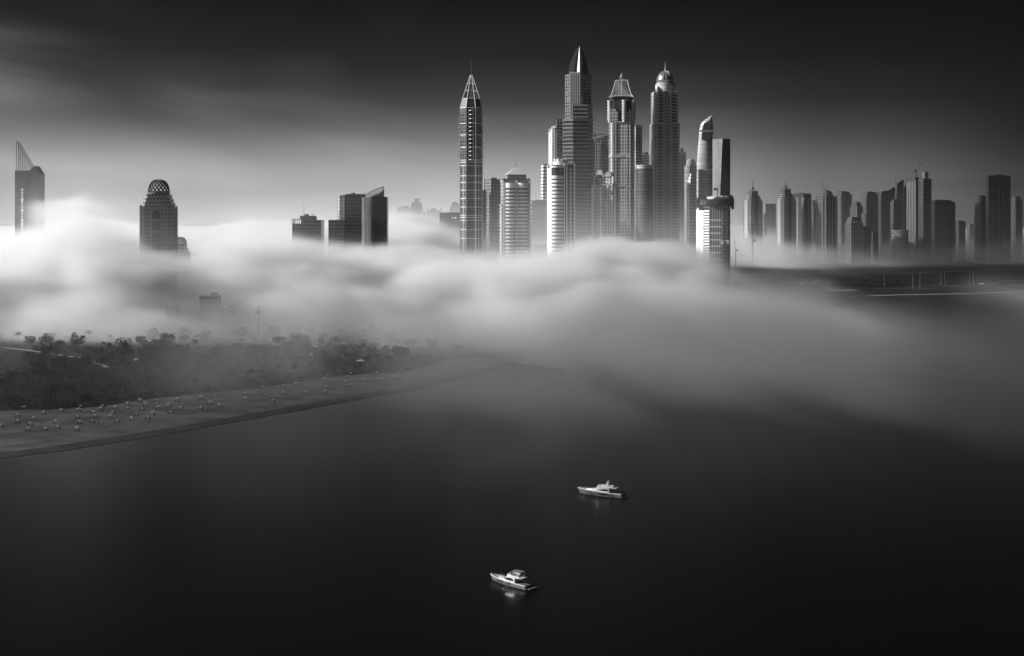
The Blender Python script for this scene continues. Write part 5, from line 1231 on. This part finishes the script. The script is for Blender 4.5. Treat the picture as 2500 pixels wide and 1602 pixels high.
def fog_density(X, Y, Z):
    A = pxs(X, Y)
    n1 = fbm(X/1.8, Y/1.1, Z, 260, 1, 4)-.5                 # big billows
    n2 = fbm(X/1.5+n1*160, Y/1.5, Z*1.6+n1*90, 110, 9, 4)       # wisps, stirred by the billows
    n3 = fbm(X/1.0+n1*200, Y/2.6, Z, 330, 21, 3)
    # top of the sea of fog
    h = np.interp(A, [-200, 0, 100, 200, 330, 450, 700, 900, 1000, 1130, 1300, 1500, 1640, 1720, 1800, 2600], [100, 108, 124, 136, 120, 112, 130, 132, 130, 118, 110, 112, 110, 102, 76, 40])
    n4 = fbm(X/2.2+n1*120, Y, Z*1.4, 62, 33, 3)-.5
    h = h+n1*84+(n2-.5)*56+n4*48+50*patch(A, Y, 170, 2280, 190, 260)+22*patch(A, Y, 950, 2300, 130, 350)-50*patch(A, Y, 470, 1950, 60, 190)
    h = h-14*patch(A, Y, 300, 1620, 200, 200)-30*patch(A, Y, 395, 1710, 85, 130)+26*patch(A, Y, 60, 2380, 60, 200)+8*patch(A, Y, 1440, 1750, 330, 160)-16*patch(A, Y, 1180, 1700, 160, 300)
    near = ss(1300, 1800, Y+n1*1000+(n2-.5)*420+n4*240+np.interp(A, [0, 300, 900, 1300, 1700], [20, 60, -60, 60, 100]))
    edge = 1-ss(1610, 1880, A+n1*300+(Y-1800)*.12)
    top = h*(.16+.84*near)
    dens = np.clip(.10+3.6*(n2-.32)+1.6*n4, .02, 2.6)
    crisp = .35+.65*(1-patch(A, Y, 1500, 1800, 420, 420))
    r = .030*ss(0, 1, (top-Z)/(40*crisp))*near**1.3*edge*(dens*crisp+(1-crisp)*1.1)
    lift = (150*np.clip(n3-.50, -.2, .35)+95*patch(A, Y, 1500, 1850, 130, 420))*(1-ss(1600, 1900, Y))
    r = r*ss(-25, 30, Z-lift)
    r = r+.0015*np.interp(A, [0, 1000, 1200], [.3, .35, 1.0])*near**2*edge*np.exp(-np.clip(Z-top, 0, 300)/45)*np.clip(3*n2-.7, 0, 2)*ss(290, 240, Z)
    # fog beyond the open dark shore on the right
    far = ss(3600, 4900, Y+n1*1500+(n2-.5)*600)**1.5*ss(1640, 1830, A)
    ht = np.interp(A, [1700, 1900, 2050, 2150, 2350, 2500, 2700], [128, 92, 76, 80, 84, 112, 116])+n1*46+(n2-.5)*30
    r = r+far*ss(0, 55, ht-Z)*.0038*np.clip(1.6*n2+.2, .2, 1.6)*np.interp(A, [1700, 2000, 2300, 2500], [1.6, 1.3, 1.0, .7])
    r = r+ss(2700, 3400, Y)*(1-ss(1600, 1800, A))*ss(0, 40, h-Z)*.012*dens
    # thin drifting mist over the water and the grove
    wa = np.interp(A, [-100, 0, 150, 320, 480, 620, 800, 950, 1100, 1350, 1600, 1900, 2100, 2300, 2450], [.4, .7, 1.0, 1.2, 1.2, .6, .5, .9, 1.1, 1.4, 1.6, 1.9, 1.6, .95, .4])
    wa = wa*(1-.5*(1-ss(200, 430, A))*(1-ss(1300, 1600, Y)))+1.8*patch(A, Y, 490, 1280, 120, 130)+.5*patch(A, Y, 1200, 1080, 260, 160)
    wd = ss(620, 1500, Y+n1*450)*(1-.5*ss(2300, 3000, Y)*ss(1500, 1800, A))
    n5 = fbm(X/1.3+n1*200+Z*.8, Y/3.4+n1*120, Z*1.2, 150, 55, 4)
    n8 = fbm(X/1.0+n1*160+Z, Y/5.0+n3*80, Z*1.3, 85, 91, 3)
    mist = .0015*np.clip((n8-.36)*6, .35, 2.2)*wa*wd*ss(0, 70, np.interp(A, [0, 1600, 1800], [90, 90, 66])+n1*110-Z)*np.clip((n5-.44)*15+n4*1.2, .04, 4.2)*np.clip((n3-.40)*6, .10, 1.9)
    n6 = fbm(X/1.0+n1*260+Z*1.5, Y/3.0+n1*200, Z, 210, 71, 4)
    mist = mist+.0016*np.interp(A, [-100, 250, 450, 800, 1100, 1700, 2100, 2300], [.1, .4, 1.0, .8, 1.3, 1.6, 1.3, .6])*np.clip((n6-.50)*16, 0, 3.2)*ss(560, 1150, Y+n3*300)*(1-ss(1500, 1900, Y))*ss(0, 50, 80+n1*80-Z)
    mist = mist+.0016*patch(A, Y, 450, 1530, 130, 110)*ss(0, 40, 62+n1*60-Z)+.00016*np.interp(A, [0, 500, 900, 1800, 2300, 2500], [.3, .6, 1, 1.1, 1, .5])*ss(450, 900, Y+n3*300)*(1-ss(1500, 2000, Y))*ss(0, 50, 70+n1*80-Z)*np.clip((n6-.35)*6, .2, 1.8)
    hole = 1-.88*patch(A, Y, 860, 1250, 120, 420)-.7*patch(A, Y, 1500, 1900, 120, 600)-.4*patch(A, Y, 1200, 1350, 120, 200)-.6*patch(A, Y, 640, 1350, 50, 260)
    r = r+mist*np.clip(hole, 0, 1)+.00110*ss(2900, 4200, Y+n1*300)*ss(1600, 1800, A)*np.exp(-Z/95)*np.clip(.5+n3, .4, 1.4)*ss(290, 240, Z)
    # air over the dark open shore stays clear
    clear = ss(1690, 1830, A+n1*150)*ss(2150, 2650, Y+n1*300)*(1-ss(3500, 4700, Y+n1*400))
    return r*(1-.93*clear)
FOGM = vol_mat('fog', .001, .995, .35)
fog_volume('fog_bank', (-2000, 620, .2), (2500, 5400, 295), (320, 342, 60), fog_density, FOGM)
def far_density(X, Y, Z):
    A = pxs(X, Y); n1 = fbm(X/1.7, Y/1.2, Z, 600, 1, 3)-.5
    h = np.interp(A, [0, 200, 600, 1000, 1800, 2000, 2500], [130, 132, 118, 136, 130, 112, 110])+n1*60
    return ss(0, 70, h-Z)*.0022*np.interp(A, [0, 1700, 2200, 2500], [1, 1, .6, .4])
fog_volume('distant_fog', (-4600, 5400, .2), (4800, 12000, 200), (170, 140, 24), far_density, vol_mat('distant fog', .001, .995, .35))
# unseen cloud added high left to shade the near water, beach and far right
SX, SY = -SUN_DIR.x/SUN_DIR.z, -SUN_DIR.y/SUN_DIR.z
def shade_cloud_density(X, Y, Z):
    gx_ = X+SX*Z; gy_ = Y+SY*Z                                # where its shade reaches the ground
    A = pxs(gx_, np.maximum(gy_, 300)); n = fbm(X, Y, Z, 900, 40, 3)-.5
    fore = (.45+.55*ss(560, 900, gy_+n*200))*(1-ss(950, 1750, gy_+n*600))
    fore = np.clip(fore+.8*ss(1850, 2350, A+n*300)*ss(2300, 2900, gy_)*(1-ss(5600, 6400, gy_)), 0, 1)
    return SHADE_CLOUD*fore*ss(0, 120, Z-3000)*ss(0, 120, 3400-Z)*(.7+n)
SHADE_CLOUD = .0034
fog_volume('cloud', (-9200, -600, 3000), (-2900, 6800, 3400), (110, 120, 10), shade_cloud_density, vol_mat('unseen shade cloud', .001, .99, .6))
b = MB(); b.box(0, 4100, -4, 12000, 9000, 504); hz = b.build('haze', vol_mat('haze', HAZE if 'HAZE' in globals() else 1.15e-5, .98, .3)); hz['kind'] = 'stuff'
